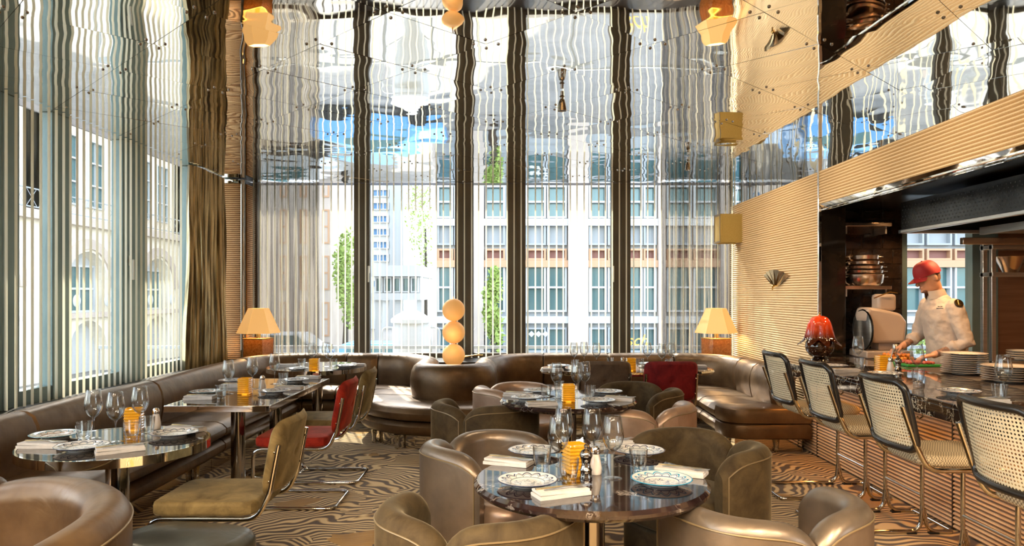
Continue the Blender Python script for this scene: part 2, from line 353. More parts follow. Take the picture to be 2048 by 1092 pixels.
# ------------------------------------------------------------------ geometry helpers
class MB:
    def __init__(s): s.v = []; s.f = []; s.m = []; s.cur = 0
    def add(s, vs, fs):
        o = len(s.v); s.v += [tuple(p) for p in vs]
        for f in fs: s.f.append(tuple(i + o for i in f)); s.m.append(s.cur)
        return s
    def box(s, x0, x1, y0, y1, z0, z1):
        return s.add([(x0, y0, z0), (x1, y0, z0), (x1, y1, z0), (x0, y1, z0), (x0, y0, z1), (x1, y0, z1), (x1, y1, z1), (x0, y1, z1)],
                     [(0, 3, 2, 1), (4, 5, 6, 7), (0, 1, 5, 4), (1, 2, 6, 5), (2, 3, 7, 6), (3, 0, 4, 7)])
    def lathe(s, prof, n=24, c=(0, 0, 0), lobes=None, sy=1):
        vs = []; fs = []
        for r, z in prof:
            for i in range(n):
                a = 2 * PI * i / n; rr = r * (lobes(a, z) if lobes else 1)
                vs.append((c[0] + rr * math.cos(a), c[1] + rr * math.sin(a) * sy, c[2] + z))
        for k in range(len(prof) - 1):
            for i in range(n):
                j = (i + 1) % n; fs.append((k * n + i, k * n + j, (k + 1) * n + j, (k + 1) * n + i))
        if prof[0][0] > 1e-6: fs.append(tuple(reversed(range(n))))
        if prof[-1][0] > 1e-6: fs.append(tuple((len(prof) - 1) * n + i for i in range(n)))
        return s.add(vs, fs)
    def shell(s, prof, n=24, c=(0, 0, 0)):      # lathe without caps
        vs = []; fs = []
        for r, z in prof:
            for i in range(n):
                a = 2 * PI * i / n; vs.append((c[0] + r * math.cos(a), c[1] + r * math.sin(a), c[2] + z))
        for k in range(len(prof) - 1):
            for i in range(n):
                j = (i + 1) % n; fs.append((k * n + i, k * n + j, (k + 1) * n + j, (k + 1) * n + i))
        return s.add(vs, fs)
    def tube(s, pts, r, n=8, closed=False, cap=True):
        pts = [Vector(p) for p in pts]; L = len(pts); vs = []; fs = []; up = None
        rs = r if isinstance(r, (list, tuple)) else [r] * L
        for i, p in enumerate(pts):
            a = pts[(i - 1) % L] if (closed or i > 0) else p; b = pts[(i + 1) % L] if (closed or i < L - 1) else p
            t = (b - a).normalized()
            if up is None:
                up = Vector((0, 0, 1)) if abs(t.z) < .9 else Vector((1, 0, 0))
            x = t.cross(up)
            if x.length < 1e-5: x = t.orthogonal()
            x.normalize(); up = x.cross(t).normalized()
            for k in range(n):
                q = 2 * PI * k / n; vs.append(p + x * math.cos(q) * rs[i] + up * math.sin(q) * rs[i])
        R = L if closed else L - 1
        for i in range(R):
            j = (i + 1) % L
            for k in range(n):
                m = (k + 1) % n; fs.append((i * n + k, i * n + m, j * n + m, j * n + k))
        if cap and not closed:
            fs.append(tuple(range(n))); fs.append(tuple(reversed([(L - 1) * n + k for k in range(n)])))
        return s.add(vs, fs)
    def prism(s, poly, z0, z1):
        n = len(poly)
        return s.add([(x, y, z0) for x, y in poly] + [(x, y, z1) for x, y in poly],
                     [tuple(reversed(range(n))), tuple(range(n, 2 * n))] + [(i, (i + 1) % n, n + (i + 1) % n, n + i) for i in range(n)])
    def ell(s, c, r, n=12, m=8):
        prof = []
        for k in range(m + 1):
            a = -PI / 2 + PI * k / m; prof.append((max(math.cos(a), 0) * 1.0, math.sin(a)))
        o = len(s.v); s.lathe([(max(p, 1e-7), z) for p, z in prof], n)
        for i in range(o, len(s.v)):
            x, y, z = s.v[i]; s.v[i] = (c[0] + x * r[0], c[1] + y * r[1], c[2] + z * r[2])
        return s
    def xf(s, mat):
        s.v = [tuple(mat @ Vector(p)) for p in s.v]; return s
    def mesh(s, name, mats, smooth=True):
        me = bpy.data.meshes.new(name); me.from_pydata(s.v, [], s.f)
        if not isinstance(mats, (list, tuple)): mats = [mats]
        for m in mats: me.materials.append(m)
        if len(mats) > 1: me.polygons.foreach_set('material_index', s.m)
        bm = bmesh.new(); bm.from_mesh(me); bmesh.ops.recalc_face_normals(bm, faces=bm.faces); bm.to_mesh(me); bm.free()
        if smooth:
            me.polygons.foreach_set('use_smooth', [True] * len(me.polygons))
            try: me.set_sharp_from_angle(angle=math.radians(38))
            except Exception: pass
        me.update(); return me
    def build(s, name, mats, parent=None, smooth=True, bevel=0, seg=2):
        me = s.mesh(name, mats, smooth and not bevel)
        if bevel:
            bm = bmesh.new(); bm.from_mesh(me)
            bmesh.ops.remove_doubles(bm, verts=bm.verts, dist=1e-5)
            es = [e for e in bm.edges if len(e.link_faces) == 2 and e.calc_face_angle() > .5]
            res = bmesh.ops.bevel(bm, geom=es, offset=bevel, segments=seg, profile=.5, affect='EDGES', clamp_overlap=True)
            for f_ in bm.faces: f_.smooth = False
            for f_ in res['faces']: f_.smooth = True
            bm.to_mesh(me); bm.free()
        return link(name, me, parent)
def link(name, me, parent=None):
    o = bpy.data.objects.new(name, me); C.objects.link(o)
    if parent is not None: o.parent = parent
    return o
def empty(name, loc=(0, 0, 0), rz=0, parent=None):
    o = bpy.data.objects.new(name, None); C.objects.link(o); o.location = loc; o.rotation_euler = (0, 0, rz); o.empty_display_size = .1
    if parent is not None: o.parent = parent
    return o
def tag(o, label, cat, group=None):
    o['label'] = label; o['category'] = cat
    if group: o['group'] = group
    return o
def thing(name, label, cat, loc=(0, 0, 0), rz=0, group=None):
    return tag(empty(name, loc, rz), label, cat, group)
def struct(o, name=None):
    o['kind'] = 'structure'; return o
def stuff(o):
    o['kind'] = 'stuff'; return o
def copy_tree(o, parent=None, first=True):
    c = o.copy(); C.objects.link(c)
    if parent is not None: c.parent = parent
    for ch in list(o.children): copy_tree(ch, c, False)
    return c
PROTO = {}
def place(kind, maker, loc, rz, label, cat, group=None, tilt=None):
    """first use builds the thing, later uses copy it and its parts"""
    if kind in PROTO: o = copy_tree(PROTO[kind])
    else: o = maker(); PROTO[kind] = o
    o.location = loc; o.rotation_euler = (0, 0, rz) if tilt is None else tilt
    for k in ('label', 'category', 'group'):
        if k in o: del o[k]
    tag(o, label, cat, group); return o
def fillet(pts, r, n=5):
    pts = [Vector(p) for p in pts]; out = [pts[0]]
    for i in range(1, len(pts) - 1):
        a, b, c = pts[i - 1], pts[i], pts[i + 1]
        u = (a - b); v = (c - b); rr = r[i] if isinstance(r, dict) and i in r else (r if not isinstance(r, dict) else .05)
        ang = u.angle(v); d = min(rr / math.tan(ang / 2), u.length * .49, v.length * .49)
        p0 = b + u.normalized() * d; p1 = b + v.normalized() * d
        for k in range(n + 1):
            t = k / n; out.append((1 - t) ** 2 * p0 + 2 * t * (1 - t) * b + t * t * p1)
    out.append(pts[-1]); return out
def cushion(mb, x0, x1, y0, y1, z0, z1, r=.03, puff=.0, e=5.0, nx=14, nz=6):
    """soft cushion block: rounded plan, rounded edges, optional crown"""
    cx, cy, cz = (x0 + x1) / 2, (y0 + y1) / 2, (z0 + z1) / 2; hx, hy, hz = (x1 - x0) / 2, (y1 - y0) / 2, (z1 - z0) / 2
    n = nx * 4; rings = []
    def ring(s, z):
        out = []
        for i in range(n):
            a = 2 * PI * i / n; ca, sa = math.cos(a), math.sin(a)
            k = (abs(ca) ** e + abs(sa) ** e) ** (-1 / e)
            out.append((cx + (hx - s) * k * ca, cy + (hy - s) * k * sa, z))
        return out
    r = min(r, hz)
    vs = []; ks = []
    for j in range(nz + 1):
        a = PI / 2 * j / nz; ks.append((r * (1 - math.sin(a)), z0 + r * (1 - math.cos(a))))
    for j in range(nz + 1):
        a = PI / 2 * (1 - j / nz); ks.append((r * (1 - math.sin(a)), z1 - r * (1 - math.cos(a))))
    ks.append((r + (min(hx, hy) - r) * .5, z1 + puff * .7)); ks.append((min(hx, hy) * .93, z1 + puff))
    for s_, z in ks: vs += ring(s_, z)
    L = len(ks); fs = []
    for k in range(L - 1):
        for i in range(n):
            j = (i + 1) % n; fs.append((k * n + i, k * n + j, (k + 1) * n + j, (k + 1) * n + i))
    fs.append(tuple(reversed(range(n)))); fs.append(tuple((L - 1) * n + i for i in range(n)))
    return mb.add(vs, fs)

# ------------------------------------------------------------------ room measures
WL, WR, YB, Y0, CH = -3.77, 2.95, 9.8, -2.2, 3.0
CORD_TOP = 2.68

# floor: one carpet
fl = MB(); fl.box(WL - .2, 6.2, Y0, YB + .02, -.1, 0); struct(fl.build('floor', M['carpet'], smooth=False))

# ceiling: rippled mirror panels in a diamond lattice, screwed at their corners
ceil = struct(empty('ceiling', (0, 0, CH)))
AX, AY, HXp, HYp = .337, 4.84, .5, .49
def clip(poly, ax, lim, keep_less):
    out = []
    for i in range(len(poly)):
        a, b = poly[i], poly[(i + 1) % len(poly)]
        ia = (a[ax] <= lim) if keep_less else (a[ax] >= lim); ib = (b[ax] <= lim) if keep_less else (b[ax] >= lim)
        if ia: out.append(a)
        if ia != ib:
            t = (lim - a[ax]) / (b[ax] - a[ax]); out.append((a[0] + (b[0] - a[0]) * t, a[1] + (b[1] - a[1]) * t))
    return out
g_ = .0022
full = [(-HXp + g_, 0), (0, -HYp + g_), (HXp - g_, 0), (0, HYp - g_)]
pm = MB().prism(full, 0, .012).mesh('panel', M['mirror'], False)
rv = MB()
for sx, sy in ((-1, 0), (1, 0), (0, -1), (0, 1)):
    rv.lathe([(.0095, 0), (.0095, -.004), (.005, -.008), (.0001, -.009)], 8, (sx * (HXp - .075), sy * (HYp - .075), 0))
rm = rv.mesh('rivets', M['dark_chrome'])
YC0 = 0.0
for m in range(-12, 14):
    for n in range(-5, 6):
        for off in (0, 1):
            cx = AX + .5 + n + (.5 if off else 0); cyy = AY + m * .98 + (.49 if off else 0)
            if cyy - HYp > YB or cyy + HYp < YC0 or cx + HXp < WL or cx - HXp > WR: continue
            poly = [(cx + x, cyy + y) for x, y in full]; inside = all(WL <= x <= WR and YC0 <= y <= YB for x, y in poly)
            if inside: p = link('panel', pm, ceil); rr = link('rivets', rm, p); stuff(rr)
            else:
                for ax, lim, less in ((0, WL, 0), (0, WR, 1), (1, YC0, 0), (1, YB, 1)):
                    if poly: poly = clip(poly, ax, lim, less)
                if len(poly) < 3: continue
                p = MB().prism([(x - cx, y - cyy) for x, y in poly], 0, .012).build('panel', M['mirror'], ceil, False)
            p.location = (cx, cyy, 0); p.rotation_euler = (random.uniform(-.0022, .0022), random.uniform(-.0022, .0022), 0)
sl = MB(); sl.box(WL - .2, WR + .2, YC0, YB + .3, CH + .014, CH + .15); sl.build('slab', M['dark_brown'], ceil, False).location = (0, 0, -CH)
sl = MB(); sl.box(WL - .2, 6.2, Y0, YC0, CH - .02, CH + .15); sl.build('plaster', M['plaster'], ceil, False).location = (0, 0, -CH)

MB().box(WL - .14, WL, Y0, YB, CH, CH + .01).build('edge_panel', M['mirror_flat'], ceil, False).location = (0, 0, -CH)
# ribbed cloth walls: half-round ribs as real relief
def ribbed(name, mat, x0, y0, x1, y1, z0, z1, pitch, depth, parent=None, back=.04, crest=None):
    """wall from (x0,y0) to (x1,y1); the ribs face the left of that direction"""
    dx, dy = x1 - x0, y1 - y0; L = math.hypot(dx, dy); nx, ny = -dy / L, dx / L
    prof = []; n = max(1, round((z1 - z0) / pitch)); p = (z1 - z0) / n
    for i in range(n):
        z = z0 + i * p
        prof += [(0, z + .0), (depth * .75, z + p * .16), (depth, z + p * .42), (depth * .75, z + p * .70), (0, z + p * .86)]
    prof.append((0, z1)); prof += [(-back, z1), (-back, z0)]
    vs = [(x0 + nx * d, y0 + ny * d, z) for d, z in prof] + [(x1 + nx * d, y1 + ny * d, z) for d, z in prof]
    k = len(prof); fs = [(i, (i + 1) % k, k + (i + 1) % k, k + i) for i in range(k)] + [tuple(range(k)), tuple(range(k, 2 * k))]
    mb = MB().add(vs, fs)
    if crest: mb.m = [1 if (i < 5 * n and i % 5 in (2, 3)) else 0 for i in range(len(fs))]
    return mb.build(name, [mat, crest] if crest else mat, parent)
wr = struct(empty('wall_right'))
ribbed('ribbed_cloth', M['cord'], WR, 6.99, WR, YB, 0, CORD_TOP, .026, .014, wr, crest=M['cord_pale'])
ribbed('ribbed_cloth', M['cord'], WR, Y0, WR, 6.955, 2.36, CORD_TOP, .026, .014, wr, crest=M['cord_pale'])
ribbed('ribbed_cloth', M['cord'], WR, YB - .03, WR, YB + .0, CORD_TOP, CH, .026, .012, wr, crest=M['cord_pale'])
# mirror band over the cloth
y = YB
k = 0
while y > -1.5:
    y2 = max(y - 1.06, -1.5)
    p = MB().box(WR, WR + .02, y2 + .002, y - .002, CORD_TOP + .002, CH + .004).build('mirror_panel', M['mirror'], wr, False)
    r_ = MB()
    for yy in (y2 + .05, y2 + .11, y - .05, y - .11):
        for zz in (CH - .05,): r_.lathe([(.0075, 0), (.0075, .003), (.0001, .006)], 8)
    q = MB()
    for yy in (y2 + .06, y - .06, (y + y2) / 2 - .04, (y + y2) / 2 + .04):
        q.box(WR - .004, WR, yy - .006, yy + .006, CH - .055, CH - .043)
    stuff(q.build('rivets', M['dark_chrome'], p, bevel=.003)); y = y2
MB().box(WR - .018, WR + .012, 6.957, 6.988, .905, CH - .0).build('corner_strip', M['mirror_flat'], wr, False, bevel=.004)
q = MB(); q.add([(WR - .012, Y0, 2.36), (WR + .03, Y0, 2.30), (WR + .03, 6.955, 2.30), (WR - .012, 6.955, 2.36), (WR + .03, Y0, 2.36), (WR + .03, 6.955, 2.36)],
                [(0, 1, 2, 3), (0, 4, 1), (3, 2, 5), (0, 3, 5, 4), (1, 4, 5, 2)])
q.build('mirror_fillet', M['mirror_flat'], wr, False)
MB().box(WR - .016, WR - .002, Y0, 6.95, 2.295, 2.306).build('edge_strip', M['mirror_flat'], wr, False)
# outer skin of the right wall so no light leaks round the cloth
MB().box(WR + .05, WR + .14, 7.0, YB + .3, 0, CH).build('core', M['plaster'], wr, False)

# corner column on the left, ribbed in tobacco cloth, with a slim mirror pole
col = struct(empty('trim_1'))
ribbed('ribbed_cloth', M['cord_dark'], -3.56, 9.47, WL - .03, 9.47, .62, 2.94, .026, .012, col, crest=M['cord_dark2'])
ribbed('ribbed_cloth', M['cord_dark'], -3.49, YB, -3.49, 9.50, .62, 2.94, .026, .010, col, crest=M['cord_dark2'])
MB().box(WL, -3.56, 9.40, 9.46, 2.94, CH - .013).build('head_strip', M['mirror_flat'], col, False)
MB().box(WL, -3.50, 9.50, YB, 0, CH - .013).build('core', M['dark_brown'], col, False)
MB().tube([(-3.525, 9.46, .66), (-3.525, 9.46, CH - .013)], .032, 14).build('mirror_pole', M['dark_chrome'], col)

# the rest of the shell
wb = MB(); wb.box(WL - .2, WR + .14, YB, YB + .3, -.6, .62); struct(wb.build('wall_back', M['plaster'], smooth=False))
wl = MB(); wl.box(WL - .3, WL, Y0, YB + .3, -.6, .62); struct(wl.build('wall_left', M['plaster'], smooth=False))
wf = MB(); wf.box(WL - .2, 6.2, Y0 - .2, Y0, -.1, CH); struct(wf.build('wall_front', M['plaster'], smooth=False))
rf = MB(); rf.box(WL - .5, 6.4, Y0 - .3, YB + .5, CH + .16, CH + .4); struct(rf.build('trim_2', M['grey_panel'], smooth=False))
for nm, bx in (('trim_3', (WL, -3.26, .3, YB, .60, .64)), ('trim_4', (-3.2, WR, 9.14, YB, .60, .64))):
    struct(MB().box(*bx).build(nm, M['dark_brown'], smooth=False))

# windows: frames, panes, handles
def window_back(n, x0, x1, handle=None, mat='frame', fl=.07, fr=.07):
    wn = struct(empty('window_%d' % n))
    f = MB(); y0, y1 = YB + .0, YB + .10
    f.box(x0, x0 + fl, y0, y1, .62, CH); f.box(x1 - fr, x1, y0, y1, .62, CH)
    f.box(x0 + fl, x1 - fr, y0 + .01, y1, .62, .70)
    f.build('window_frame', M[mat], wn, bevel=.006)
    MB().box(x0 + fl, x1 - fr, y0 + .05, y0 + .056, .70, CH - .02).build('pane', M['pane'], wn, False)
    if handle is not None:
        h = MB(); h.box(handle - .014, handle + .014, y0 - .02, y0, 1.78, 1.88); h.box(handle - .01, handle + .01, y0 - .045, y0 - .028, 1.66, 1.85); h.box(handle - .008, handle + .008, y0 - .04, y0 - .01, 1.82, 1.84)
        h.build('window_handle', M['handle'], wn, bevel=.004)
PX = lambda p: (p - CX) / F * YB
window_back(1, PX(505), PX(718)); 
window_back(2, PX(718), PX(926), PX(738), fl=.14, fr=.11)
window_back(3, PX(926), PX(1032), None, fl=.14, fr=.12)
window_back(4, PX(1032), PX(1243), PX(1226), fl=.13, fr=.14)
window_back(5, PX(1243), PX(1475), None, fl=.125, fr=.08)
def window_left(n, y0, y1, f0, f1, handle=None):
    wn = struct(empty('window_%d' % n)); x0, x1 = WL - .13, WL - .02
    f = MB(); f.box(x0, x1, y0, y0 + f0, .62, CH); f.box(x0, x1, y1 - f1, y1, .62, CH)
    f.box(x0, x1 - .01, y0 + f0, y1 - f1, .62, .75)
    f.build('window_frame', M['frame_left'], wn, bevel=.006)
    MB().box(x0 + .05, x0 + .056, y0 + f0, y1 - f1, .75, CH - .03).build('pane', M['pane'], wn, False)
    if handle:
        h = MB(); h.box(x1, x1 + .02, handle - .016, handle + .016, 1.78, 1.88); h.box(x1 + .03, x1 + .048, handle - .012, handle + .012, 1.64, 1.84); h.box(x1 + .01, x1 + .04, handle - .01, handle + .01, 1.81, 1.83)
        h.build('window_handle', M['handle'], wn, bevel=.004)
window_left(6, Y0, 1.4, .1, .17); window_left(7, 1.4, 2.75, .17, .17); window_left(8, 2.75, 4.1, .17, .17); window_left(9, 4.1, 5.38, .17, .17)
window_left(10, 5.38, 6.09, .19, .12); window_left(11, 6.09, 7.28, .12, .24, 7.16); window_left(12, 7.28, 8.6, .24, .12); window_left(13, 8.6, YB + .1, .12, .1)

# blinds: slim vertical blades set square to the glass
def blind(label, axis, a, b, step, fixed, zlo, zhi, wd, th, tail=''):
    o = thing('vertical_blind', label, 'blind', (fixed, 0, 0) if axis == 'y' else (0, fixed, 0))
    me = MB().box(-wd / 2, wd / 2, -th / 2, th / 2, 0, zhi - zlo).mesh('slat', M['slat'], False)
    n = int((b - a) / step)
    for i in range(n + 1):
        p = a + (b - a) * i / n + random.uniform(-.006, .006)
        s = link('slat', me, o); s.location = (0, p, zlo) if axis == 'y' else (p, 0, zlo)
        s.rotation_euler = (0, 0, random.uniform(-.10, .10))
blind('long row of ivory vertical slats before the left wall windows', 'y', .6, 8.10, .095, WL + .06, .645, CH - .004, .022, .0025)
blind('row of ivory vertical slats across the far windows', 'x', PX(512), PX(1460), .094, YB - .10, .645, CH - .004, .018, .0025)

# curtains: pleated cloth
def curtain(name, label, x0, y0, x1, y1, pleats, amp, mat, gather=0, zlo=.63):
    n = pleats * 8; rows = 14; vs = []; fs = []; dx, dy = x1 - x0, y1 - y0; L = math.hypot(dx, dy); nx, ny = -dy / L, dx / L
    rnd = [random.uniform(.55, 1.25) for _ in range(pleats + 2)]; ph = [random.uniform(-.35, .35) for _ in range(pleats + 2)]
    for r in range(rows + 1):
        z = zlo + (CH - .015 - zlo) * r / rows; q = r / rows
        for i in range(n + 1):
            t = i / n; k = t * pleats; a = amp * rnd[int(k)] * (.7 + .5 * (1 - q))
            d = a * math.sin(2 * PI * k + ph[int(k)] * math.sin(3 * q)) + .01 * math.sin(9 * q + 5 * t)
            s = t
            if gather: s = t + gather * (1 - q) * (1 - t) * -.12
            vs.append((x0 + dx * s + nx * d, y0 + dy * s + ny * d, z))
    for r in range(rows):
        for i in range(n): a = r * (n + 1) + i; fs.append((a, a + 1, a + n + 2, a + n + 1))
    return tag(MB().add(vs, fs).build(name, mat), label, 'curtain')
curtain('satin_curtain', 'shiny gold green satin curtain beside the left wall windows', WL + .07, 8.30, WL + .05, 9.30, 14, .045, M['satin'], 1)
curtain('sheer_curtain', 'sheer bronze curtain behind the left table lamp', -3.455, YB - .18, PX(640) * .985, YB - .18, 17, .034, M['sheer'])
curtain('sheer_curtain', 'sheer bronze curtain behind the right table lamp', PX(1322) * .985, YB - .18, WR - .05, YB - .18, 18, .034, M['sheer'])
# ------------------------------------------------------------------ banquettes
def arc(cx, cy, r, a0, a1, n):
    return [(cx + r * math.cos(math.radians(a0 + (a1 - a0) * i / n)), cy + r * math.sin(math.radians(a0 + (a1 - a0) * i / n))) for i in range(n + 1)]
def line(a, b, n): return [(a[0] + (b[0] - a[0]) * i / n, a[1] + (b[1] - a[1]) * i / n) for i in range(n + 1)]
def sweep(path, prof, groove=.014, tang=None):
    """path: plan points, prof: (n, z), n to the right of travel; both ends drawn in like a stuffed section"""
    L = len(path); rings = []
    cn = sum(p[0] for p in prof) / len(prof); cz = sum(p[1] for p in prof) / len(prof)
    ts = []
    for i in range(L):
        a = path[max(i - 1, 0)]; b = path[min(i + 1, L - 1)]
        d = Vector((b[0] - a[0], b[1] - a[1])).normalized(); ts.append(d)
    if tang: ts[0], ts[-1] = Vector(tang[0]).normalized(), Vector(tang[1]).normalized()
    def ring(p, t, sh, back=0):
        out = []
        for n_, z in prof:
            q, zz = n_, z
            if sh:
                q += math.copysign(min(sh, abs(cn - q)), cn - q); zz += math.copysign(min(sh, abs(cz - z)), cz - z)
            out.append((p[0] + t.y * q + t.x * back, p[1] - t.x * q + t.y * back, zz))
        return out
    k = len(prof); vs = []
    vs += ring(path[0], ts[0], groove, .003); vs += ring(path[0], ts[0], groove * .3, min(groove, .02))
    inner = list(range(1, L - 1))
    for i in inner: vs += ring(path[i], ts[i], 0)
    vs += ring(path[-1], ts[-1], groove * .3, -min(groove, .02)); vs += ring(path[-1], ts[-1], groove, -.003)
    R = len(vs) // k; fs = []
    for i in range(R - 1):
        for j in range(k): m = (j + 1) % k; fs.append((i * k + j, i * k + m, (i + 1) * k + m, (i + 1) * k + j))
    fs.append(tuple(range(k))); fs.append(tuple(reversed([(R - 1) * k + j for j in range(k)])))
    return MB().add(vs, fs)
def rprof(n0, n1, z0, z1, r, k=5, bul=0):
    pts = []
    for cx_, cz_, a in ((n1 - r, z1 - r, 0), (n0 + r, z1 - r, 90), (n0 + r, z0 + r, 180), (n1 - r, z0 + r, 270)):
        for i in range(k + 1):
            q = math.radians(a + 90 * i / k); pts.append((cx_ + r * math.cos(q), cz_ + r * math.sin(q)))
    return pts
BACK = [(0.0, .36), (.018, .43), (.035, .52), (.036, .60), (.022, .68), (-.005, .735), (-.05, .765), (-.11, .772), (-.17, .760), (-.215, .725), (-.235, .66), (-.24, .36)]
SEATP = lambda d: [(-.02, .30), (-.02, .405), (.10, .418), (d * .6, .425), (d - .08, .418), (d - .03, .40), (d + .005, .36), (d + .005, .325), (d - .02, .292), (d - .06, .282)]
ROLLP = lambda d: [(-.02, .14), (-.02, .28), (d - .08, .28), (d - .035, .268), (d - .005, .235), (d - .005, .19), (d - .03, .155), (d - .07, .14)]
PL = lambda d: [(-.1, .0), (-.1, .14), (d - .13, .14), (d - .13, .0)]
SD = .57
def banquette(label, secs, seat_mat='leather', legs=()):
    b = thing('banquette', label, 'bench')
    for s in secs:
        path, d, tg = s[0], s[1], (s[2] if len(s) > 2 else None)
        if not (len(s) > 3 and 'b' not in s[3]):
            sweep(path, BACK, .016, tg).build('back_cushion', M[seat_mat], b)
        sweep(path, SEATP(d), .012, tg).build('seat_cushion', M['leather'], b)
        sweep(path, ROLLP(d), .012, tg).build('front_roll', M['leather'], b)
        sweep(path, PL(d), .0, tg).build('plinth', M['plinth'], b, False)
    lm = MB().lathe([(.022, 0), (.028, .02), (.018, .05), (.03, .13), (.036, .14)], 12).mesh('foot', M['chrome'])
    for x, y in legs: link('foot', lm, b).location = (x, y, .0)
    return b
XL, YF, RC = -3.0, 8.85, .58
U1, D1 = (0, 1), (1, 0)
left_secs = []
ys = [-.2, 1.37, 2.96, 4.55, 6.15, YF - RC]
for a, b_ in zip(ys[:-1], ys[1:]): left_secs.append((line((XL, a), (XL, b_), 6), SD, ((0, 1), (0, 1))))
left_secs.append((arc(XL + RC, YF - RC, RC, 180, 90, 12), SD, ((0, 1), (1, 0))))
banquette('long bronze leather banquette under the left wall windows', left_secs, legs=[(XL + SD - .1, yy) for yy in (1, 2.6, 4.2, 5.8, 7.4)])
PXl, PXr, PY, PR = -1.07, -.21, 7.82, .43
mid = []
x0, x1 = XL + RC, PXl - RC
xs = [x0, x0 + (x1 - x0) * .5, x1]
for a, b_ in zip(xs[:-1], xs[1:]): mid.append((line((a, YF), (b_, YF), 4), SD, ((1, 0), (1, 0))))
mid.append((arc(PXl - RC, YF - RC, RC, 90, 0, 12), SD, ((1, 0), (0, -1))))
mid.append((line((PXl, YF - RC), (PXl, PY), 4), SD, ((0, -1), (0, -1))))
mid.append((arc(PXl + PR, PY, PR, 180, 360, 26), SD, ((0, -1), (0, 1))))
mid.append((line((PXr, PY), (PXr, YF - RC), 4), SD, ((0, 1), (0, 1))))
mid.append((arc(PXr + RC, YF - RC, RC, 180, 90, 12), SD, ((0, 1), (1, 0))))
banquette('serpentine bronze leather banquette curling around the stack of lit globes', mid,
          legs=[(-1.40, 7.32), (-1.12, 7.02), (-.64, 6.90), (-.16, 7.02)])
rt = []
XRB = 2.55
a0 = PXr + RC; a1 = XRB - RC; st = (a1 - a0) / 2
for i in range(2): rt.append((line((a0 + st * i, YF), (a0 + st * (i + 1), YF), 4), SD, ((1, 0), (1, 0))))
rt.append((arc(XRB - RC, YF - RC, RC, 90, 0, 12), SD, ((1, 0), (0, -1))))
rt.append((line((XRB, YF - RC), (XRB, 7.72), 4), SD, ((0, -1), (0, -1))))
rt.append((line((XRB, 7.72), (XRB, 7.12), 4), SD, ((0, -1), (0, -1))))
bq = banquette('bronze leather banquette turning the right corner below the lamp', rt, legs=[(1.95, 7.25), (2.06, 6.93), (2.5, 6.88)])
# rounded seat end towards the bar
poly = [(XRB + .24, 7.12)] + line((XRB + .24, 7.12), (XRB + .24, 6.76), 2)[1:] + arc(XRB + .02 - .37 + .0, 6.76 + .22, .22, 270, 180, 8)[0:] + [(XRB - SD, 7.12)]
def pad(poly, z0, z1, ins):
    n = len(poly); cx_ = sum(p[0] for p in poly) / n; cy_ = sum(p[1] for p in poly) / n; mb = MB(); vs = []
    lv = [(ins * 2, z0), (ins * .6, z0 + .01), (0, z0 + (z1 - z0) * .35), (0, z0 + (z1 - z0) * .65), (ins * .6, z1 - .012), (ins * 2, z1)]
    for s_, z in lv:
        for x, y in poly:
            d = math.hypot(x - cx_, y - cy_); k = (d - s_) / d; vs.append((cx_ + (x - cx_) * k, cy_ + (y - cy_) * k, z))
    fs = [tuple(reversed(range(n))), tuple((len(lv) - 1) * n + i for i in range(n))]
    for k in range(len(lv) - 1):
        for i in range(n): j = (i + 1) % n; fs.append((k * n + i, k * n + j, (k + 1) * n + j, (k + 1) * n + i))
    return mb.add(vs, fs)
pad(poly, .282, .425, .014).build('seat_cushion', M['leather'], bq)
pad(poly, .14, .28, .014).build('front_roll', M['leather'], bq)
MB().prism([(XRB + .2, 7.12), (XRB + .2, 6.90), (XRB - .44, 6.90), (XRB - .44, 7.12)], 0, .14).build('plinth', M['plinth'], bq, False)

# ------------------------------------------------------------------ tub chairs
def petal(th0, th1, R, thick, z0, ztop, drop, sq=2.6, n=26, m=7, e0=1, e1=1):
    """upholstered wall of a tub chair between two angles (degrees); rounded top corners and ends"""
    vs = []; k = 2 * m + 4; pip = []
    for i in range(n + 1):
        t = i / n; th = math.radians(th0 + (th1 - th0) * t); u = 2 * t - 1
        ca, sa = math.cos(th), math.sin(th); q = (abs(ca) ** sq + abs(sa) ** sq) ** (-1 / sq)
        ends = e1 if u > 0 else e0
        zt = ztop - drop * (abs(u) ** 6) * ends - .012 * u * u
        sh = (1 - abs(u) ** 18 * .75) ** .5
        th_ = thick * (.55 + .45 * sh); mid_ = R * q - thick / 2
        ro, ri = mid_ + th_ / 2, mid_ - th_ / 2; prof = [(ro - .01, z0), (ro, z0 + .03)]
        rt_ = th_ / 2
        for j in range(2 * m):
            a = PI * j / (2 * m - 1); prof.append((mid_ + rt_ * math.cos(a), zt - rt_ + rt_ * math.sin(a)))
        prof += [(ri, z0 + .03), (ri + .01, z0)]
        for r_, z in prof: vs.append((r_ * ca, r_ * sa, z))
        pip.append(((ro + .0005) * ca, (ro + .0005) * sa, zt - rt_ * .80))
    fs = []
    for i in range(n):
        for j in range(k): l = (j + 1) % k; fs.append((i * k + j, (i + 1) * k + j, (i + 1) * k + l, i * k + l))
    fs.append(tuple(reversed(range(k)))); fs.append(tuple(n * k + j for j in range(k)))
    return MB().add(vs, fs), pip
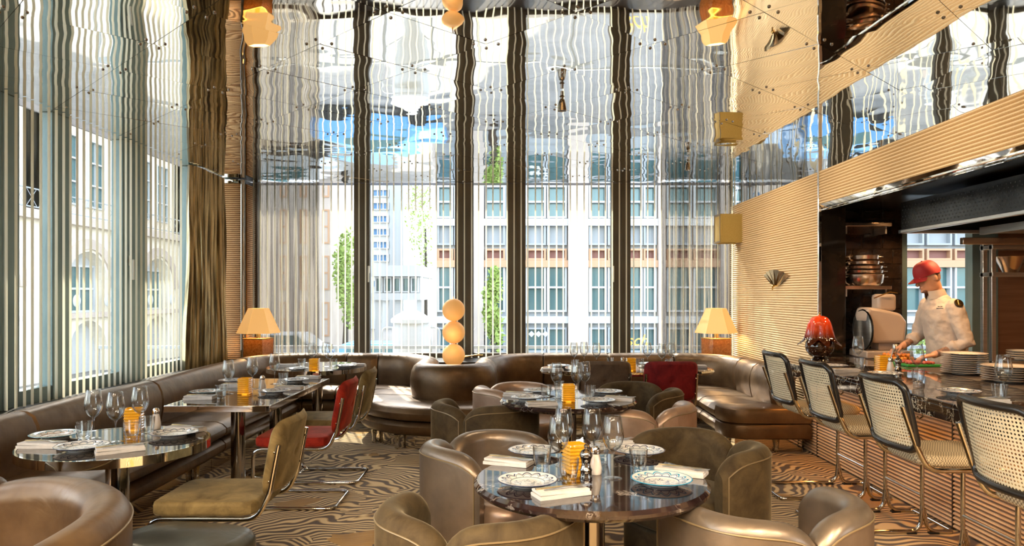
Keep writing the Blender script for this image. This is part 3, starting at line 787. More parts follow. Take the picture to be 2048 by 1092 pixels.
def make_tub(mat, seat, out_mat):
    def f():
        o = empty('tub_chair'); R = .385
        for nm, a, b_, zt, dr in (('backrest', 180, 292, .72, .08), ('side_back', 68, 180, .71, .08)):
            mb, pip = petal(a, b_, R, .115, .13, zt, dr)
            p = mb.build(nm, M[mat], o)
            i0, i1 = 1, len(pip) - 1
            pts = [(pip[i0][0], pip[i0][1], .16)] + pip[i0:i1] + [(pip[i1 - 1][0], pip[i1 - 1][1], .16)]
            MB().tube(pts, .0036, 6).build('piping', M['piping'], p)
        s = MB(); cushion(s, -.28, .36, -.285, .285, .30, .45, .05, .012, 3.2); s.build('seat_cushion', M[seat], o)
        s = MB(); cushion(s, -.29, .335, -.27, .27, .13, .30, .02, 0, 3.2); s.build('seat_base', M[out_mat], o)
        s = MB(); s.lathe([(.24, 0), (.25, .02), (.23, .13)], 28); s.build('plinth', M['dark_brown'], o)
        return o
    return f
def tub(kind, x, y, deg, label, zoff=0):
    mats = dict(velvet=('velvet_olive', 'velvet_olive', 'velvet_olive'), leather=('leather_pewter', 'leather_light', 'leather_pewter'), light=('leather_light', 'leather_light', 'leather_light'), bronze=('leather', 'leather', 'leather'))[kind]
    return place('tub_' + kind, make_tub(*mats), (x, y, zoff), math.radians(deg), label, 'armchair', 'tub armchairs around the marble tables')
tub('velvet', -.12, 2.82, 70, 'olive velvet tub armchair at the front left of the nearest marble table')
tub('leather', .97, 2.88, 106, 'pewter leather tub armchair at the front right of the nearest marble table')
tub('leather', -.08, 3.88, -34, 'brown leather tub armchair behind the nearest marble table on its left')
tub('velvet', .95, 3.90, 212, 'olive velvet tub armchair behind the nearest marble table on its right')
tub('velvet', -.20, 5.42, 66, 'olive velvet tub armchair at the front left of the middle marble table')
tub('light', .93, 5.32, 100, 'champagne leather tub armchair at the front right of the middle marble table')
tub('light', .07, 6.20, -34, 'champagne leather tub armchair behind the middle marble table on its left')
tub('velvet', 1.02, 6.14, 212, 'olive velvet tub armchair behind the middle marble table on its right')

# near left corner: a deep curved leather booth chair and a slate leather ottoman beside it
M['leather_slate'] = leather('dark slate leather', (.05, .05, .042), (.10, .105, .09), .4, (.24, .36))
bc = thing('booth_chair', 'deep curved bronze leather booth chair in the near left corner', 'armchair', (-2.13, 2.36, 0))
for nm, a_, b_ in (('side_back', -24, 92), ('backrest', 92, 113)):
    mb, pip = petal(a_, b_, .78, .17, .10, .745, .03, 2.1, 30); p = mb.build(nm, M['leather'], bc)
    MB().tube([(pip[1][0], pip[1][1], .14)] + pip[1:-1] + [(pip[-2][0], pip[-2][1], .14)], .004, 6).build('piping', M['piping'], p)
s = MB(); s.lathe([(.50, .12), (.58, .14), (.60, .30), (.585, .42), (.54, .44), (.0001, .45)], 40, (-.0, 0, 0), sy=.97)
s.xf(Matrix.Translation((.02, .0, 0)) @ Matrix.Diagonal((.62, 1, 1, 1))); s.build('seat_cushion', M['leather_light'], bc)
ot = thing('ottoman', 'round cornered slate leather ottoman beside the near left booth chair', 'ottoman', (-1.43, 3.16, 0), math.radians(-8))
s = MB(); cushion(s, -.29, .29, -.20, .20, .30, .455, .05, .012, 3.0, 18); s.build('seat', M['leather_slate'], ot)
s = MB(); cushion(s, -.27, .27, -.18, .18, .03, .30, .02, 0, 3.0, 18); s.build('base', M['leather'], ot)

# ------------------------------------------------------------------ cantilever chairs (face +x in their own frame)
def make_side_chair(mat):
    def f():
        o = empty('cantilever_chair'); W = .23; r = .0125
        fr = MB()
        loop = []
        for s in (-1, 1):
            p = [(-.122, s * W, .78), (-.078, s * W, .55), (-.02, s * W, .425), (.50, s * W, .425), (.50, s * W, .013), (-.06, s * W, .013)]
            loop.append(p)
        pth = loop[0] + list(reversed(loop[1]))
        pth = fillet([Vector(q) for q in pth], {1: .22, 2: .10, 3: .07, 4: .06, 5: .06, 6: .06, 7: .06, 8: .07, 9: .10, 10: .22}, 6)
        fr.tube(pth, r, 10); fr.build('frame', M['chrome'], o)
        s = MB(); cushion(s, -.005, .50, -.24, .24, .437, .505, .020, .004, 9); s.build('seat', M[mat], o)
        # curved upholstered back panel
        n, mm = 16, 12; vs = []; fs = []
        def sect(y, z):
            cv = -.045 * (1 - (y / .25) ** 2)
            lean = -.18 * (z - .52)
            return -.035 + cv + lean
        hw, z0, z1, T = .245, .525, .895, .05
        grid = []
        for side in (0, 1):
            for j in range(mm + 1):
                for i in range(n + 1):
                    u = -1 + 2 * i / n; v = -1 + 2 * j / mm; e = 7
                    k = (abs(u) ** e + abs(v) ** e) ** (1 / e) if (u or v) else 1; mx_ = max(abs(u), abs(v)) or 1
                    uu, vv = (u * mx_ / k, v * mx_ / k) if k else (u, v)
                    y = uu * hw; z = (z0 + z1) / 2 + vv * (z1 - z0) / 2
                    edge = min(1, (1 - mx_) / .14); th = T / 2 * math.sqrt(max(0, 1 - (1 - edge) ** 2))
                    vs.append((sect(y, z) + (th if side else -th), y, z))
        K = (n + 1) * (mm + 1)
        for side in (0, 1):
            for j in range(mm):
                for i in range(n):
                    a = side * K + j * (n + 1) + i; q = (a, a + 1, a + n + 2, a + n + 1); fs.append(q if side else tuple(reversed(q)))
        b_ = MB().add(vs, fs); me = b_.mesh('backrest', M[mat])
        bm = bmesh.new(); bm.from_mesh(me); bmesh.ops.remove_doubles(bm, verts=bm.verts, dist=2e-4); bm.to_mesh(me); bm.free()
        link('backrest', me, o)
        sc_ = MB()
        for s in (-1, 1):
            for z in (.60, .74): sc_.box(-.098 - .2 * (z - .60), -.05 - .2 * (z - .60), s * .222 - .006, s * .222 + .006, z - .006, z + .006)
        sc_.build('screw_plate', M['chrome'], o, bevel=.002)
        return o
    return f
def chair(mat, x, y, deg, label):
    return place('chair_' + mat, make_side_chair(mat), (x, y, 0), math.radians(deg), label, 'chair', 'cantilever chairs with velvet seats')
chair('velvet_gold', -1.24, 3.69, 180, 'olive gold velvet cantilever chair at the left round table')
chair('velvet_red', -1.30, 5.25, 180, 'bright red velvet cantilever chair at the long rectangular table')
chair('velvet_gold', -1.29, 5.94, 180, 'olive gold velvet cantilever chair just behind the bright red one')
chair('velvet_brown', .83, 6.68, 90, 'dark brown velvet cantilever chair at the far oval table')
chair('velvet_wine', 1.43, 6.66, 90, 'deep wine red velvet cantilever chair at the far oval table')

# ------------------------------------------------------------------ cane counter stools (face +x)
def make_stool():
    o = empty('counter_stool'); W = .225; r = .0135
    fr = MB()
    a = [(-.115, -W, .93), (-.05, -W, .74), (.015, -W, .605), (.47, -W, .605), (.47, -W, .10)]
    for s in (-1, 1):
        p = fillet([(q[0], s * W, q[2]) for q in a], {1: .2, 2: .10, 3: .05}, 6); fr.tube(p, r, 10)
    bk = [(.47, -W, .16), (.455, -W, .014), (-.15, -W, .014), (-.15, W, .014), (.455, W, .014), (.47, W, .16)]
    fr.tube(fillet(bk, {1: .08, 2: .05, 3: .05, 4: .08}, 6), r, 10)
    ft = [(.48, -W, .16), (.50, -W, .014), (.66, -W, .014), (.66, W, .014), (.50, W, .014), (.48, W, .16)]
    fr.tube(fillet(ft, {1: .08, 2: .03, 3: .03, 4: .08}, 6), r, 10)
    fr.build('frame', M['chrome'], o)
    MB().tube([(.47, -W, .24), (.47, W, .24)], .010, 10).build('footrest', M['steel'], o)
    gl = MB()
    for s in (-1, 1):
        for x in (.40, .54): gl.box(x - .03, x + .03, s * W - .014, s * W + .014, 0, .012)
    gl.build('glide', M['rubber'], o)
    s = MB(); cushion(s, -.005, .475, -.215, .215, .612, .675, .028, .006, 5); s.build('seat', M['weave'], o)
    lean = lambda z: -.03 - .22 * (z - .70)
    cv = lambda y: -.05 * (1 - (y / .23) ** 2)
    hw, z0, z1 = .225, .70, 1.05
    pts = []
    rr = .055; cor = [(hw - rr, z1 - rr, 0), (-hw + rr, z1 - rr, 90), (-hw + rr, z0 + rr, 180), (hw - rr, z0 + rr, 270)]
    raw = []
    for cx_, cz_, a0 in cor:
        for i in range(6):
            q = math.radians(a0 + 90 * i / 5); raw.append((cx_ + rr * math.cos(q), cz_ + rr * math.sin(q)))
    for i in range(len(raw)):
        p0, p1 = raw[i], raw[(i + 1) % len(raw)]; L = math.hypot(p1[0] - p0[0], p1[1] - p0[1]); k = max(1, int(L / .03))
        for j in range(k): t = j / k; pts.append((p0[0] + (p1[0] - p0[0]) * t, p0[1] + (p1[1] - p0[1]) * t))
    MB().tube([(lean(z) + cv(y), y, z) for y, z in pts], .019, 10, closed=True).build('back_frame', M['black_wood'], o)
    # cane: a sheet with real holes
    nx, nz = 26, 20; vs = []; fs = []; w0, h0 = hw - .012, (z1 - z0) / 2 - .012; zc = (z0 + z1) / 2
    cw, chh = 2 * w0 / nx, 2 * h0 / nz
    for j in range(nz):
        for i in range(nx):
            cx_ = -w0 + cw * (i + .5); cz_ = zc - h0 + chh * (j + .5); b0 = len(vs)
            for k in range(8):
                q = PI / 4 * k + PI / 8; s_ = 1 / max(abs(math.cos(q)), abs(math.sin(q))); 
                y, z = cx_ + cw / 2 * s_ * math.cos(q), cz_ + chh / 2 * s_ * math.sin(q)
                if k in (0, 3, 4, 7): y = cx_ + cw / 2 * (1 if k in (0, 7) else -1); z = cz_ + chh / 2 * (1 if k in (0, 3) else -1)
                vs.append((lean(z) + cv(y), y, z))
            for k in range(8):
                q = PI / 4 * k + PI / 8; y, z = cx_ + .0048 * math.cos(q), cz_ + .0048 * math.sin(q); vs.append((lean(z) + cv(y), y, z))
            for k in range(8):
                m = (k + 1) % 8
                fs.append((b0 + k, b0 + m, b0 + 8 + m, b0 + 8 + k))
    stuff(MB().add(vs, fs).build('cane_back', M['cane'], o, False))
    return o
m_, t_, b_ = nodes('woven seat cloth'); setp(b_, rough=.8)
v_ = coord(t_, (150, 90, 90)); ck = N(t_, 'ShaderNodeTexChecker'); ck.inputs['Scale'].default_value = 1
ck.inputs[1].default_value = (.62, .50, .30, 1); ck.inputs[2].default_value = (.24, .17, .10, 1); t_.links.new(v_, ck.inputs[0])
t_.links.new(ck.outputs[0], b_.inputs['Base Color']); M['weave'] = m_
for (y, lb) in ((5.49, 'cane backed chrome counter stool farthest along the bar, by the banquette end'), (4.76, 'cane backed chrome counter stool second from the banquette end, below the salt shaker'),
                (3.90, 'cane backed chrome counter stool third from the banquette end, before the stacked plates'), (2.99, 'cane backed chrome counter stool nearest the camera at the right edge')):
    place('stool', make_stool, (2.09, y, 0), 0, lb, 'stool', 'cane counter stools along the bar')

# ------------------------------------------------------------------ tables
def top_edge(mb, R, z0, z1, n=72, sx=1, sy=1, bev=.006, exp=2):
    lv = [(R - bev, z0), (R, z0 + bev), (R, z1 - bev), (R - bev, z1)]; vs = []; 
    for r_, z in lv:
        for i in range(n):
            a = 2 * PI * i / n; ca, sa = math.cos(a), math.sin(a); q = (abs(ca) ** exp + abs(sa) ** exp) ** (-1 / exp)
            vs.append((ca * q * (sx * R - (R - r_)), sa * q * (sy * R - (R - r_)), z))
    fs = [tuple(reversed(range(n))), tuple(3 * n + i for i in range(n))]
    for k in range(3):
        for i in range(n): j = (i + 1) % n; fs.append((k * n + i, k * n + j, (k + 1) * n + j, (k + 1) * n + i))
    return mb.add(vs, fs)
def pedestal(t, x, y, rp=.055, rb=.27):
    MB().lathe([(rp, .02), (rp, .70)], 28, (x, y, 0)).build('column', M['dark_chrome'], t)
    MB().lathe([(rb, 0), (rb, .008), (rb - .02, .016), (rp + .02, .022), (rp + .01, .03), (rp, .04)], 40, (x, y, 0)).build('base', M['chrome'], t)
    MB().lathe([(rp + .01, .66), (.13, .69), (.13, .70)], 28, (x, y, 0)).build('mount', M['dark_chrome'], t)
T1 = thing('round_table', 'round wine red marble table nearest the camera', 'table', (.32, 3.0, 0), 0, 'round marble tables')
top_edge(MB(), .482, .70, .74, bev=.014).build('tabletop', M['marble'], T1); pedestal(T1, 0, 0, .06)
T2 = thing('round_table', 'round wine red marble table in the middle of the room', 'table', (.40, 5.27, 0), 0, 'round marble tables')
top_edge(MB(), .495, .70, .74, bev=.014).build('tabletop', M['marble'], T2); pedestal(T2, 0, 0, .06)
T3 = thing('round_table', 'round smoked mirror table with steel edge at the left banquette', 'table', (-2.03, 3.72, 0))
top_edge(MB(), .43, .705, .74, bev=.001).build('tabletop', M['table_glass'], T3)
MB().shell([(.431, .698), (.444, .698), (.444, .7415), (.431, .7415), (.431, .698)], 72).build('edge_band', M['mirror_flat'], T3); pedestal(T3, 0, 0, .056)
T4 = thing('rectangular_table', 'long rectangular dark table with steel edge along the left banquette', 'table', (-2.01, 5.72, 0))
MB().box(-.345, .345, -.785, .785, .70, .74).build('tabletop', M['table_glass'], T4, bevel=.003)
q = MB(); q.box(-.36, .36, -.80, -.785, .698, .741); q.box(-.36, .36, .785, .80, .698, .741); q.box(-.36, -.345, -.785, .785, .698, .741); q.box(.345, .36, -.785, .785, .698, .741)
q.build('edge_band', M['mirror_flat'], T4, bevel=.002); pedestal(T4, .0, -.42, .05, .25); pedestal(T4, .0, .42, .05, .25)
T5 = thing('round_table', 'round dark table with steel edge in the far left corner', 'table', (-2.05, 7.60, 0))
top_edge(MB(), .50, .705, .74, bev=.002).build('tabletop', M['table_glass'], T5)
MB().shell([(.50, .698), (.512, .698), (.512, .7415), (.50, .7415), (.50, .698)], 60).build('edge_band', M['mirror_flat'], T5); pedestal(T5, 0, 0)
T6 = thing('oval_table', 'long oval dark table with steel edge before the right banquette', 'table', (1.16, 7.42, 0))
top_edge(MB(), .86, .705, .74, 80, 1, .46, .002, 2.6).build('tabletop', M['lacquer_top'], T6)
vs = []
for i in range(80):
    a = 2 * PI * i / 80; ca, sa = math.cos(a), math.sin(a); q = (abs(ca) ** 2.6 + abs(sa) ** 2.6) ** (-1 / 2.6); vs.append((ca * q * .864, sa * q * .40, .72))
MB().tube(vs, .021, 6, closed=True).build('edge_band', M['mirror_flat'], T6); pedestal(T6, -.4, 0); pedestal(T6, .4, 0)
# ------------------------------------------------------------------ tableware
def make_wine():
    o = empty('wine_glass')
    MB().shell([(.0001, .006), (.010, .0055), (.030, .002), (.037, .0), (.037, -.001)][::-1], 26).xf(Matrix.Translation((0, 0, .001))).build('foot', M['wine_glass'], o)
    MB().shell([(.006, .005), (.0036, .02), (.0034, .085), (.005, .100), (.008, .108)], 12).build('stem', M['wine_glass'], o)
    b = MB().shell([(.002, .106), (.012, .112), (.028, .126), (.040, .148), (.0445, .170), (.043, .195), (.038, .225), (.0335, .256), (.0325, .2575), (.0320, .256), (.037, .225), (.042, .195), (.0433, .170), (.039, .149), (.027, .128), (.010, .115), (.001, .113)], 30).build('bowl', M['wine_glass'], o)
    return o
def make_tumbler():
    o = empty('water_glass')
    lob = lambda a, z: 1 + .012 * math.cos(12 * a)
    MB().lathe([(.0285, 0), (.029, .006), (.029, .016), (.0265, .020)], 24).build('base', M['glass'], o)
    n = 36; m = MB(); prof = [(.0275, .018), (.031, .03), (.0355, .055), (.0385, .085), (.040, .103), (.0398, .104), (.0388, .103), (.037, .085), (.034, .055), (.029, .03), (.001, .022)]
    vs = []; fs = []
    for r, z in prof:
        for i in range(n):
            a = 2 * PI * i / n; q = r * (1 + (.02 * math.cos(12 * a) if .025 < z < .09 else 0)); vs.append((q * math.cos(a), q * math.sin(a), z))
    for k in range(len(prof) - 1):
        for i in range(n): j = (i + 1) % n; fs.append((k * n + i, k * n + j, (k + 1) * n + j, (k + 1) * n + i))
    m.add(vs, fs).build('cup', M['glass'], o); return o
PLP = [(.0001, .010), (.055, .010), (.066, .012), (.072, .017), (.120, .026), (.1225, .0245), (.120, .0225), (.074, .012), (.066, .006), (.062, .0), (.058, .0), (.056, .005), (.0001, .006)]
def make_plate(mat):
    def f():
        return MB().shell(PLP, 48).build('plate', M[mat])
    return f
def make_napkin():
    o = empty('folded_napkin'); W, L = .046, .105
    def fold(z0, th, ins):
        n = 8; prof = []
        for i in range(n + 1):
            a = -PI / 2 + PI * i / n; prof.append((W - ins - th / 2 + th / 2 * math.cos(a) + .0, z0 + th / 2 + th / 2 * math.sin(a)))
        prof += [(-W + ins * 2, z0 + th), (-W + ins * 2, z0)]
        k = len(prof); xs = (-L + ins, -L + ins + .003, 0, L - ins - .003, L - ins)
        vs = []
        for x in xs:
            for y, z in prof: vs.append((x, y, z + .0015 * math.sin(9 * x + z0 * 200)))
        fs = [tuple(range(k)), tuple(4 * k + i for i in range(k))]
        for q in range(4):
            for i in range(k): j = (i + 1) % k; fs.append((q * k + i, q * k + j, (q + 1) * k + j, (q + 1) * k + i))
        return MB().add(vs, fs)
    fold(.0, .0135, 0).build('lower_fold', M['linen'], o); fold(.014, .0105, .003).build('upper_fold', M['linen'], o)
    return o
def make_fork():
    m = MB()
    pr = [(-.095, .0045, .002), (-.06, .0045, .003), (-.01, .003, .007), (.02, .0026, .008), (.038, .006, .004), (.05, .0115, .003), (.062, .0125, .0035)]
    vs = []; fs = []
    for x, w_, z in pr: vs += [(x, -w_, z), (x, w_, z), (x, w_, z + .002), (x, -w_, z + .002)]
    for i in range(len(pr) - 1):
        for j in range(4): k = (j + 1) % 4; fs.append((4 * i + j, 4 * i + k, 4 * i + 4 + k, 4 * i + 4 + j))
    fs += [(0, 1, 2, 3), tuple(reversed([4 * (len(pr) - 1) + j for j in range(4)]))]
    m.add(vs, fs)
    for k in range(4):
        y = -.0105 + .007 * k; m.add([(.061, y - .0016, .0035), (.061, y + .0016, .0035), (.061, y + .0016, .0055), (.061, y - .0016, .0055), (.102, y - .0008, .008), (.102, y + .0008, .008), (.102, y + .0008, .009), (.102, y - .0008, .009)],
                                     [(0, 1, 5, 4), (1, 2, 6, 5), (2, 3, 7, 6), (3, 0, 4, 7), (4, 5, 6, 7), (0, 3, 2, 1)])
    return m.build('fork', M['steel'])
def make_knife():
    m = MB(); pr = [(-.10, .005, .004), (-.06, .0055, .005), (.0, .004, .004), (.015, .0075, .0015), (.07, .008, .0012), (.10, .004, .001), (.108, .001, .001)]
    vs = []; fs = []
    for x, w_, t in pr: vs += [(x, -w_, .002), (x, w_, .002), (x, w_, .002 + t), (x, -w_, .002 + t)]
    for i in range(len(pr) - 1):
        for j in range(4): k = (j + 1) % 4; fs.append((4 * i + j, 4 * i + k, 4 * i + 4 + k, 4 * i + 4 + j))
    fs += [(0, 1, 2, 3), tuple(reversed([4 * (len(pr) - 1) + j for j in range(4)]))]
    return m.add(vs, fs).build('knife', M['brass_dull'])
M['brass_dull'] = simple('brushed gold cutlery', (.78, .62, .34), .25, 1)
def make_candle():
    o = empty('amber_candle_holder'); n = 8; a = MB(); H = .122; hw = .047
    # square jar built of stacked beads
    prof = []
    rows = 8
    for k in range(rows):
        z = H * k / rows
        for t in (0, .25, .5, .75): prof.append((1 - .14 * (1 - math.sin(PI * t)), z + H / rows * t))
    prof.append((.93, H))
    vs = []; fs = []; N_ = 32
    for s_, z in prof:
        for i in range(N_):
            q = 2 * PI * i / N_ + PI / 4; ca, sa = math.cos(q), math.sin(q); r = hw * s_ * (abs(ca) ** 7 + abs(sa) ** 7) ** (-1 / 7) * (1 + .035 * math.cos(16 * q)); vs.append((r * ca, r * sa, z))
    for s_, z in prof[::-4]:
        for i in range(N_):
            q = 2 * PI * i / N_ + PI / 4; ca, sa = math.cos(q), math.sin(q); r = (hw - .007) * (abs(ca) ** 7 + abs(sa) ** 7) ** (-1 / 7); vs.append((r * ca, r * sa, max(z, .012)))
    R = len(vs) // N_
    for k in range(R - 1):
        for i in range(N_): j = (i + 1) % N_; fs.append((k * N_ + i, k * N_ + j, (k + 1) * N_ + j, (k + 1) * N_ + i))
    fs.append(tuple(reversed(range(N_)))); a.add(vs, fs).build('jar', M['amber_solid'], o)
    MB().lathe([(.019, .012), (.019, .022), (.0001, .022)], 16).build('tea_light', M['flame'], o); return o
m_, t_, b_ = nodes('amber cast glass'); setp(b_, col=(.90, .50, .02), rough=.04, trans=.4, em=(1, .5, .03), ems=.05, coat=1, coat_r=.03, ior=1.5); M['amber_solid'] = m_
M['flame'] = glow('tea light', (1, .6, .15), 3)
def make_salt():
    o = empty('salt_shaker')
    MB().lathe([(.0001, 0), (.024, 0), (.027, .008), (.027, .03), (.022, .06), (.017, .082), (.017, .088)], 20).build('jar', M['salt_glass'], o)
    MB().lathe([(.0185, .086), (.0195, .096), (.018, .108), (.012, .117), (.0001, .12)], 20).build('cap', M['chrome'], o); return o
M['salt_glass'] = simple('salt filled glass', (.74, .66, .58), .12, 0, coat=.8)
def make_pepper():
    o = empty('pepper_mill')
    MB().lathe([(.026, 0), (.027, .006), (.024, .012), (.024, .03), (.027, .036), (.022, .045), (.018, .060), (.021, .078), (.024, .086)], 22).build('body', M['dark_chrome'], o)
    MB().lathe([(.024, .087), (.027, .094), (.026, .104), (.018, .116), (.008, .121), (.006, .125), (.009, .130), (.009, .136), (.004, .142), (.0001, .143)], 22).build('head', M['dark_chrome'], o)
    return o
GR = dict(wine='wine glasses', water='ribbed water glasses', plate='patterned side plates', napkin='folded napkins', fork='forks on napkins', knife='knives on napkins', candle='amber candle holders', salt='salt shakers', pepper='pepper mills')
CAT = dict(wine='glass', water='glass', plate='plate', napkin='napkin', fork='fork', knife='knife', candle='candle holder', salt='salt shaker', pepper='pepper mill')
NM = dict(wine='empty wine glass', water='ribbed water glass', plate='dark patterned white plate', napkin='folded white napkin', candle='square amber glass candle holder', salt='white salt shaker with chrome cap', pepper='polished metal pepper mill')
MK = dict(wine=make_wine, water=make_tumbler, plate=make_plate('plate_ink'), napkin=make_napkin, candle=make_candle, salt=make_salt, pepper=make_pepper, fork=make_fork, knife=make_knife)
def lay(z, where, items, cutlery=True):
    for it in items:
        kind, px, py, ph = it[:4]; rz = math.radians(it[4]) if len(it) > 4 else 0; x, y = U(px, py, z)
        k2 = kind; mk = MK.get(kind); nm = NM.get(kind)
        if kind in ('plate_blue', 'plate_teal'): mk = make_plate(kind); nm = 'white plate with ' + ('turquoise arches' if kind == 'plate_blue' else 'teal rim'); k2 = 'plate'
        place(kind, mk, (x, y, z + .0005), rz, '%s %s %s' % (nm, ph, where), CAT[k2], GR[k2])
        if k2 == 'napkin' and cutlery:
            dx, dy = math.cos(rz), math.sin(rz)
            place('fork', make_fork, (x - dy * -.012 + dx * .02, y + dx * -.012 + dy * .02, z + .0255), rz, 'steel fork on the napkin %s %s' % (ph, where), 'fork', GR['fork'])
            place('knife', make_knife, (x - dy * .016, y + dx * .016, z + .0255), rz + .04, 'gold toned knife on the napkin %s %s' % (ph, where), 'knife', GR['knife'])
lay(.74, 'of the nearest marble table', [
    ('plate', 1055, 970, 'at the front left'), ('plate_blue', 1323, 968, 'at the front right'), ('plate', 1068, 909, 'at the back left'), ('plate', 1278, 909, 'at the back right'),
    ('napkin', 1122, 990, 'at the front', 22), ('napkin', 1017, 928, 'at the left edge', -24), ('napkin', 1362, 948, 'at the right edge', -28), ('napkin', 1224, 892, 'at the rear', 30),
    ('water', 1084, 941, 'in the left half'), ('water', 1138, 968, 'in the middle front'), ('water', 1277, 946, 'in the right half'), ('water', 1203, 920, 'in the middle rear'),
    ('wine', 1117, 958, 'left of the candle holder'), ('wine', 1127, 932, 'behind the candle holder, leftmost'), ('wine', 1184, 934, 'behind the candle holder, rightmost'), ('wine', 1226, 957, 'right of the pepper mill'),
    ('candle', 1150, 944, 'in the centre', 20), ('pepper', 1172, 957, 'beside the candle holder'), ('salt', 1191, 948, 'beside the pepper mill')])
lay(.74, 'of the middle marble table', [
    ('plate', 1055, 800, 'at the left'), ('plate', 1196, 806, 'at the front right'), ('plate', 1213, 788, 'at the rear right'), ('plate', 1078, 786, 'at the rear left'),
    ('napkin', 1036, 792, 'at the rear left', -20), ('napkin', 1083, 811, 'at the front left', 12), ('napkin', 1238, 801, 'at the right', -20),
    ('water', 1092, 799, 'left of the amber candle holder'), ('water', 1180, 800, 'right of the amber candle holder'), ('water', 1118, 790, 'behind the amber candle holder'),
    ('wine', 1113, 796, 'left of the amber candle holder'), ('wine', 1154, 796, 'beside the amber candle holder'), ('wine', 1170, 793, 'farthest right'),
    ('candle', 1137, 803, 'in the centre', 0)])
lay(.74, 'of the left round table', [
    ('plate', 164, 900, 'at the front'), ('plate_teal', 111, 876, 'at the rear left'), ('plate', 348, 873, 'at the right'),
    ('napkin', 85, 894, 'at the left edge', -4), ('napkin', 240, 903, 'at the front', 34), ('napkin', 371, 862, 'at the rear right', -16),
    ('water', 168, 884, 'in the left half'), ('water', 263, 882, 'in the centre'), ('water', 294, 872, 'beside the salt shaker'),
    ('wine', 187, 877, 'in the left half'), ('wine', 231, 884, 'in the centre'), ('wine', 280, 868, 'beside the amber candle holder'),
    ('candle', 268, 860, 'at the rear', 15), ('salt', 312, 858, 'behind the wine glasses')])
lay(.74, 'of the long rectangular table', [
    ('plate_teal', 413, 788, 'at the near left'), ('plate', 549, 787, 'at the near right'), ('plate', 590, 764, 'at the far right'), ('plate', 466, 765, 'at the far left'),
    ('napkin', 400, 798, 'at the near left', 0), ('napkin', 578, 779, 'at the near right', 0), ('napkin', 616, 758, 'at the far right', 0), ('napkin', 470, 774, 'at the far left', 0),
    ('water', 442, 799, 'at the near left'), ('water', 511, 785, 'in the middle'), ('water', 567, 771, 'at the far right'),
    ('wine', 457, 788, 'at the near left'), ('wine', 505, 779, 'in the middle'), ('wine', 549, 768, 'at the far right'),
    ('candle', 490, 788, 'in the middle', 0), ('salt', 525, 781, 'in the middle')])
lay(.74, 'of the far left corner table', [
    ('plate', 596, 741, 'at the left'), ('plate', 690, 735, 'at the right'), ('napkin', 575, 733, 'at the left', 0), ('napkin', 710, 732, 'at the right', 0),
    ('water', 604, 738, 'at the left'), ('water', 667, 738, 'at the right'), ('wine', 624, 735, 'at the left'), ('wine', 652, 733, 'in the middle'), ('wine', 659, 740, 'at the right'), ('candle', 629, 742, 'in the middle', 0)], False)
lay(.74, 'of the far oval table', [
    ('plate', 1208, 743, 'at the left'), ('plate', 1300, 731, 'in the right half'), ('plate', 1118, 735, 'at the left end'), ('napkin', 1105, 742, 'at the left end', 10), ('napkin', 1392, 735, 'at the right end', 0),
    ('water', 1150, 741, 'at the left'), ('water', 1220, 736, 'in the middle'), ('water', 1280, 738, 'beside the amber candle holder'), ('water', 1338, 738, 'at the right'),
    ('wine', 1148, 735, 'farthest left'), ('wine', 1168, 733, 'second from the left'), ('wine', 1193, 736, 'third from the left'), ('wine', 1295, 735, 'third from the right'), ('wine', 1324, 738, 'second from the right'), ('wine', 1343, 735, 'farthest right'),
    ('candle', 1262, 741, 'in the middle', 0), ('salt', 1245, 738, 'beside the amber candle holder')], False)

# ------------------------------------------------------------------ lamps
def make_table_lamp():
    o = empty('table_lamp')
    MB().box(-.135, .135, -.135, .135, 0, .30).build('base', M['burl'], o, bevel=.006)
    q = MB(); q.box(-.14, .14, -.14, .14, 0, .012); q.box(-.14, .14, -.14, .14, .288, .30); q.build('base_trim', M['brass'], o, bevel=.003)
    MB().lathe([(.03, .30), (.03, .37), (.012, .375), (.012, .50)], 18).build('neck', M['brass'], o)
    n = 6; prof = [(.265, .365), (.125, .675)]
    def shell(dr):
        vs = []; fs = []
        for r, z in ((prof[0][0] - dr, prof[0][1]), (prof[1][0] - dr, prof[1][1])):
            for i in range(n): a = 2 * PI * (i + .5) / n; vs.append((r * math.cos(a), r * math.sin(a), z))
        for i in range(n): j = (i + 1) % n; fs.append((i, j, n + j, n + i))
        return MB().add(vs, fs)
    s = shell(0).build('shade', M['shade'], o, False); shell(.004).build('lining', M['shade_in'], s, False)
    rr = MB()
    for r, z in prof:
        rr.tube([(r * math.cos(2 * PI * (i + .5) / n), r * math.sin(2 * PI * (i + .5) / n), z) for i in range(n)], .004, 6, closed=True)
    for i in range(n):
        a = 2 * PI * (i + .5) / n; rr.tube([(prof[0][0] * math.cos(a), prof[0][0] * math.sin(a), prof[0][1]), (prof[1][0] * math.cos(a), prof[1][0] * math.sin(a), prof[1][1])], .003, 6)
    rr.build('shade_wire', M['shade'], s)
    MB().ell((0, 0, .50), (.03, .03, .04)).build('bulb', M['bulb'], o)
    return o
lx, ly = (1426 - CX) / F * 9.5, 9.5
PL1 = place('table_lamp', make_table_lamp, (2.60, 9.28, .64), .3, 'burl wood table lamp with lit shade beside the ribbed right wall', 'lamp', 'burl wood table lamps')
PL2 = place('table_lamp', make_table_lamp, (-3.25, 9.26, .64), -.2, 'burl wood table lamp with lit shade by the left corner column', 'lamp', 'burl wood table lamps')
for o in (PL1, PL2):
    x, y, z = o.location; lamp('lamp_glow', 'POINT', (x, y, z + .44), 9, (1, .62, .28), .05)
